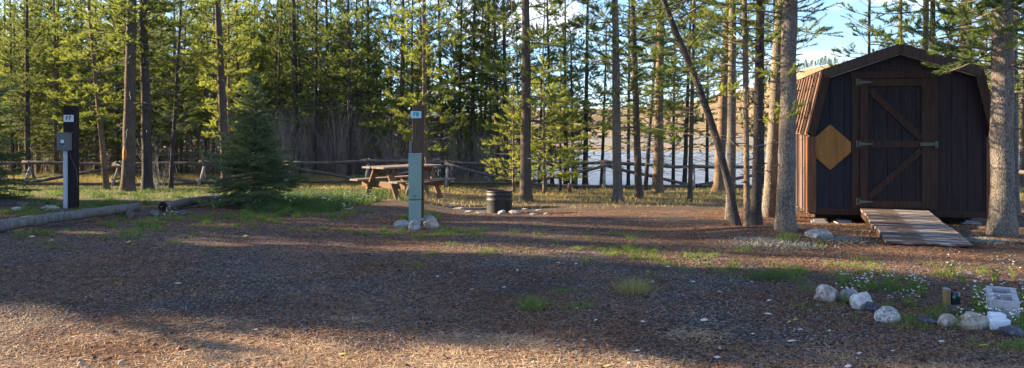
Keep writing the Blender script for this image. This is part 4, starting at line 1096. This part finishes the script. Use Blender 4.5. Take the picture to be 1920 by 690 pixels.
# sage mats
for i, (px, py, r) in enumerate(((1495,460,.22),(1565,448,.25),(1420,458,.3),(1640,452,.0),(1845,452,.2),(1440,450,.25))):
    if r: tuft(px, py, 700, .035, r*1.6, 'sage', ['grey-green low mat plant right of the thickest pine foot','grey mat plant behind the long grey rock','wide grey litter mat before the dark cluster trunks','','grey mat plant left of the right edge tree','grey mat plant between the dark and thick cluster trunks'][i], 'mat_plant', .006)

# ------------------------------------------------------------------ flowers
def flower_proto():
    st = MB(); hd = MB(); 
    for i in range(5):
        a = rnd(0, 6.28); x = rnd(-.05,.05); y = rnd(-.05,.05); h = rnd(.10, .22); q = Vector((x+math.cos(a)*.04, y+math.sin(a)*.04, h))
        st.tube([(x*.4, y*.4, 0), ((x+q.x)/2, (y+q.y)/2, h*.6), q], [.0025,.002,.0015], 3, False)
        for k in range(3): st.add([(x*.5, y*.5, h*.2*k), (x*.5+rnd(-.05,.05), y*.5+rnd(-.05,.05), h*.2*k+.03), (x*.5+rnd(-.02,.02), y*.5+rnd(-.02,.02), h*.2*k+.02)], [(0,1,2)])
        r = rnd(.006,.011)
        for k in range(4):
            c = q+Vector((rnd(-1,1), rnd(-1,1), rnd(-.3,.5)))*r
            hd.add([c+Vector((r,0,0))*.7, c+Vector((0,r,0))*.7, c+Vector((-r,0,0))*.7, c+Vector((0,-r,0))*.7, c+Vector((0,0,r))*.6, c-Vector((0,0,r))*.4], [(0,1,4),(1,2,4),(2,3,4),(3,0,4),(1,0,5),(2,1,5),(3,2,5),(0,3,5)])
    return raw_mesh('stems', st.v, st.f, M['grass']), raw_mesh('flower_heads', hd.v, hd.f, M['petal'])
FL = [flower_proto() for _ in range(5)]
def flowers(px, py, rx, ry, n, label, group, sc=(.7,1.2)):
    c = G(px, py)
    for _ in range(n):
        x = c.x+random.gauss(0, rx/2); y = c.y+random.gauss(0, ry/2); z = g(x, y); s, h = random.choice(FL)
        if (c.x > 4 and abs(x-5.98) < .14 and y < 5.9): y += .35; z = g(x, y)
        if c.x > 3 and abs(x/y-(1783-960)/F) < .03 and 5.2 < y < 6.6: continue
        r = thing('flowering_plant', label, 'flowering plant', (x, y, z), rnd(0, 6.28), group); k = rnd(*sc); r.scale = (k,k,k)
        for nm, me in (('stems', s), ('flower_heads', h)): put(bpy.data.objects.new(nm, me), r)
flowers(1710,545,.7,.3,26,'small white flowering weed between the rock arc and the bottle','white flowers behind the rocks',(.5,.9))
flowers(1860,582,.6,.4,38,'white flowering weed growing around the cinder block','white flowers at the cinder block',(.6,1.0))
flowers(1900,610,.4,.25,14,'white flowering weed growing around the cinder block','white flowers at the cinder block',(.6,1.0))
flowers(590,385,1.3,1.3,34,'white flowering weed in the lush grass right of the spruce','white flowers beside the spruce',(.8,1.4))
flowers(322,410,.25,.2,4,'white flowering weed in front of the hollow log end','white flowers by the hollow log',(.7,1.1))
flowers(655,405,.2,.2,3,'white flowering weed left of the pedestal rocks','white flowers left of the pedestal',(.7,1.1))
flowers(1840,525,.3,.2,3,'white flowering weed on the gravel above the cinder block','white flowers above the cinder block',(.8,1.2))

# ------------------------------------------------------------------ litter
def litter(name, n, mat, ln, w, dr, label, thr, seed, zup=.006, lift=.25, fade=False):
    d = 3.6+(dr-3.6)*rng.random(n)**1.25; x = rng.uniform(-.74, .74, n)*d; y = d
    k = vnoise(x*.75, y*.75, seed)*.6+vnoise(x*2.6, y*2.6, seed+1)*.4+rng.random(n)*.22
    if fade: k = k-np.clip((y+.2*x-4.0)/1.6, 0, 1)*.62  # thins the straw beyond the sunlit strip
    m = k > thr; x = x[m]; y = y[m]; n = len(x)
    P = np.stack([x, y, ground(x, y)+rng.uniform(0, zup, n)], 1); a = rng.uniform(0, 6.28, n)
    D = np.stack([np.cos(a), np.sin(a), rng.uniform(-.03, lift, n)], 1); D /= np.linalg.norm(D, axis=1, keepdims=True)
    L = ln*rng.uniform(.5, 1.3, n); W = np.full(n, w)*np.clip(y/6, 1, 2)
    up = np.zeros_like(D); up[:, 2] = 1; s = np.cross(D, up); s /= np.linalg.norm(s, axis=1, keepdims=True); s[:, 2] += rng.uniform(-.4,.4,n)
    V = np.stack([P-s*W[:, None]/2, P+s*W[:, None]/2, P+D*L[:, None]+s*W[:, None]*.3], 1).reshape(-1, 3)
    o = bpy.data.objects.new(name, raw_mesh(name, V, np.arange(3*n).reshape(n, 3), M[mat])); put(o); tag(o, label, kind='stuff')
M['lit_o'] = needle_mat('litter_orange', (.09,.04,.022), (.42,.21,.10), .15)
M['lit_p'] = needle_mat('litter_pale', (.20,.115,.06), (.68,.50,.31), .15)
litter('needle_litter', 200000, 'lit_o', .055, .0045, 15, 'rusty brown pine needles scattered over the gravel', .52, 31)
litter('sunlight_straw_litter', 150000, 'lit_p', .06, .0042, 6.2, 'straw coloured needles, laid pale and dense to brighten the sunlit foreground', .33, 51, fade=True)  # straw follows the sun band, so part of its brightness is painted
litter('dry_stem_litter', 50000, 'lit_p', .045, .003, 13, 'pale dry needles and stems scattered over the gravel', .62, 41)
def pebbles(n, mat, smin, smax, name, label, seed, thr):
    d = 3.6+(11-3.6)*rng.random(n)**1.3; x = rng.uniform(-.74, .74, n)*d; y = d
    k = vnoise(x*.8, y*.8, seed)+rng.random(n)*.3; m = k > thr; x = x[m]; y = y[m]; n = len(x)
    s = rng.uniform(smin, smax, n)**1.0; O = np.array([(1,0,0),(0,1,0),(-1,0,0),(0,-1,0),(0,0,1),(0,0,-1)], float)
    V = O[None]*np.stack([s, s*rng.uniform(.5,1,n), s*rng.uniform(.3,.7,n)], 1)[:, None]*(1+rng.uniform(-.25,.25,(n,6,3)))
    a = rng.uniform(0, 6.28, n); ca, sa = np.cos(a)[:, None], np.sin(a)[:, None]
    V = np.stack([V[..., 0]*ca-V[..., 1]*sa, V[..., 0]*sa+V[..., 1]*ca, V[..., 2]], -1)+np.stack([x, y, ground(x, y)+s*.15], 1)[:, None]
    f = np.array([(0,1,4),(1,2,4),(2,3,4),(3,0,4),(1,0,5),(2,1,5),(3,2,5),(0,3,5)])
    Fc = (np.arange(n)[:, None, None]*6+f[None]).reshape(-1, 3)
    o = bpy.data.objects.new(name, raw_mesh(name, V.reshape(-1, 3), Fc, M[mat])); put(o); tag(o, label, kind='stuff')
M['peb'] = needle_mat('pebble_mix', (.028,.025,.024), (.25,.225,.205), 0)
pebbles(70000, 'peb', .003, .012, 'gravel', 'grey gravel stones spread over the ground', 77, .55)
pebbles(700, 'peb', .010, .020, 'coarse_gravel', 'coarser grey stones scattered through the gravel', 79, .5)
pebbles(420, 'cone', .014, .028, 'pine_cone_litter', 'dark pine cones and bark bits strewn on the ground', 78, .4)
# fallen leaves
def leaf_mesh(mat):
    vs = [(-.5,0,.05),(-.25,.22,.0),(.15,.25,.12),(.5,0,.04),(.15,-.25,.1),(-.25,-.22,.03),(0,0,.16)]
    return raw_mesh('leaf', vs, [(0,6,1),(1,6,2),(2,6,3),(3,6,4),(4,6,5),(5,6,0)], mat)
LM = [leaf_mesh(M['leaf_pale']), leaf_mesh(M['leaf_yel'])]
def leaf(px, py, w, kind, label, group):
    p = G(px, py); o = bpy.data.objects.new('fallen_leaf', LM[kind]); put(o); s = w*1.35*p.y/F; o.scale = (s, s*.9, s); o.location = (p.x, p.y, p.z+.006); o.rotation_euler = (rnd(-.15,.5), rnd(-.2,.2), rnd(-.7,.7)); tag(o, label, 'leaf', group)
leaf(645,668,20,1,'yellow-green curled leaf in the sunlit strip at the bottom','yellow fallen leaves')
for x, y, w in ((1046,495,7),(1080,496,7),(845,514,6),(1253,501,7),(1300,530,7),(1440,592,13),(1320,602,12),(1345,673,15),(1484,642,15),(1412,628,8),(1195,661,8),(334,533,10),(1048,495,8),(1082,580,6),(1117,602,7),(980,575,6),(1205,605,8),(1555,622,7),(1612,665,14),(1500,620,8),(1410,530,7),(1350,550,9),(885,545,8),(1442,565,8),(1590,690,12),(1675,660,8),(1765,642,9),(945,540,6),(1095,640,6),(60,445,8),(95,452,8),(160,560,6),(480,620,7),(1180,683,8),(1000,682,9)):
    leaf(x, y, w, 0, 'pale dry leaf or wood chip lying flat on the gravel', 'pale fallen leaves')
for x, y, w in ((241,455,8),(460,444,9),(970,508,6),(1300,590,9),(1845,650,14),(1492,602,9),(1140,690,10),(1480,606,8)):
    leaf(x, y, w, 1, 'small yellow leaf lying on the shaded gravel', 'small yellow leaves')

# ------------------------------------------------------------------ far shore trees
def far_proto(seed):
    random.seed(seed); V = []; Fc = []
    P = []; D = []
    for i in range(260):
        f = random.random()**.8; z = .12+.88*f; a = rnd(0, 6.28); r = .2*(1-f)*rnd(.3, 1)+.01
        P.append((r*math.cos(a), r*math.sin(a), z)); D.append(norm(np.array([math.cos(a), math.sin(a), rnd(-.6,.3)])))
    P = np.array(P); D = np.array(D); V, Fc = tri_blades(P, D, rng.uniform(.06,.12,len(P)), np.full(len(P), .06))
    t = MB(); t.tube([(0,0,0),(0,0,.95)], [.02,.004], 5, False)
    return raw_mesh('crown', V, Fc, M['needle_d']), raw_mesh('trunk', t.v, t.f, M['bark_dark'])
FP = [far_proto(s) for s in (1,2,3)]
random.seed(99)
def far_tree(px, Y, H, label, group):
    X = (px-960)/F*Y; r = thing('distant_pine', label, 'pine tree', (X, Y, g(X, Y)), rnd(0,6), group); r.scale = (H*1.1, H*1.1, H)
    c, t = random.choice(FP)
    for nm, me in (('crown', c), ('trunk', t)): put(bpy.data.objects.new(nm, me), r)
for i in range(22): far_tree(1495+i*3.6+rnd(-2,2), rnd(425,440), rnd(3, 5.5), 'tiny dark pine on the hill crest left of the shed roof', 'pines on the hill crest')
for i in range(46): far_tree(rnd(1190, 1470), rnd(255, 400), rnd(2.5, 5), 'small dark conifer dotting the dry hillside across the lake', 'conifers on the far hillside')
for i in range(16): far_tree(rnd(1830, 1990), rnd(240, 400), rnd(3, 6), 'small conifer on the far hillside right of the shed', 'conifers right of the shed')
for i in range(16): far_tree(rnd(840, 1180), rnd(240, 380), rnd(3, 6), 'small conifer on the low far shore in the middle', 'conifers on the middle far shore')

# ------------------------------------------------------------------ camera, light, world
cam = bpy.data.cameras.new('camera'); co = bpy.data.objects.new('camera', cam); put(co); SC.camera = co
cam.sensor_width = 36; cam.lens = F/1920*36; cam.shift_y = -(345-HZ)/1920; cam.clip_end = 6000; cam.clip_start = .05
co.location = (0, 0, CAMZ); co.rotation_euler = (R(90), 0, 0)
EL = R(17); AZ = math.atan2(SUNV.x, SUNV.y)
sd = Vector((math.sin(AZ)*math.cos(EL), math.cos(AZ)*math.cos(EL), math.sin(EL)))
sun = bpy.data.lights.new('sun', 'SUN'); sun.energy = 5.0; sun.angle = R(.5); sun.color = (1, .77, .49)
so = bpy.data.objects.new('sun', sun); put(so); so.rotation_euler = sd.to_track_quat('Z', 'Y').to_euler()
w = bpy.data.worlds.new('World'); SC.world = w; w.use_nodes = True; nt = w.node_tree; bg = nt.nodes['Background']
sky = nt.nodes.new('ShaderNodeTexSky'); sky.sky_type = 'NISHITA'; sky.sun_disc = False; sky.sun_elevation = EL; sky.sun_rotation = AZ % (2*math.pi)
sky.altitude = 1500; sky.ozone_density = 1.5
tc = nt.nodes.new('ShaderNodeTexCoord'); mp = nt.nodes.new('ShaderNodeMapping'); mp.inputs['Scale'].default_value = (1, 1, 3.2); nt.links.new(tc.outputs['Generated'], mp.inputs['Vector'])
nz = nt.nodes.new('ShaderNodeTexNoise'); nz.inputs['Scale'].default_value = 3.4; nz.inputs['Detail'].default_value = 8; nz.inputs['Roughness'].default_value = .58; nt.links.new(mp.outputs[0], nz.inputs['Vector'])
rp = nt.nodes.new('ShaderNodeValToRGB'); rp.color_ramp.elements[0].position = .52; rp.color_ramp.elements[1].position = .68; nt.links.new(nz.outputs['Fac'], rp.inputs['Fac'])
mx = nt.nodes.new('ShaderNodeMix'); mx.data_type = 'RGBA'; nt.links.new(rp.outputs['Color'], mx.inputs[0]); tint = nt.nodes.new('ShaderNodeMix'); tint.data_type = 'RGBA'; tint.blend_type = 'MULTIPLY'; tint.inputs[0].default_value = 1; tint.inputs[7].default_value = (.80,.94,1.18,1); nt.links.new(sky.outputs['Color'], tint.inputs[6]); nt.links.new(tint.outputs[2], mx.inputs[6]); mx.inputs[7].default_value = (6.0, 6.4, 7.0, 1)
nt.links.new(mx.outputs[2], bg.inputs['Color']); bg.inputs['Strength'].default_value = .062
vs = SC.view_settings; vs.view_transform = 'Standard'; vs.look = 'None'; vs.exposure = 2.42; vs.gamma = 1; vs.use_curve_mapping = False
SC.cycles.max_bounces = 6; SC.cycles.diffuse_bounces = 3; SC.cycles.glossy_bounces = 2; SC.cycles.transmission_bounces = 3; SC.cycles.use_denoising = True
print('TUFTS', {k: v['n'] for k, v in CR.items()}, 'trees', len(TREES))
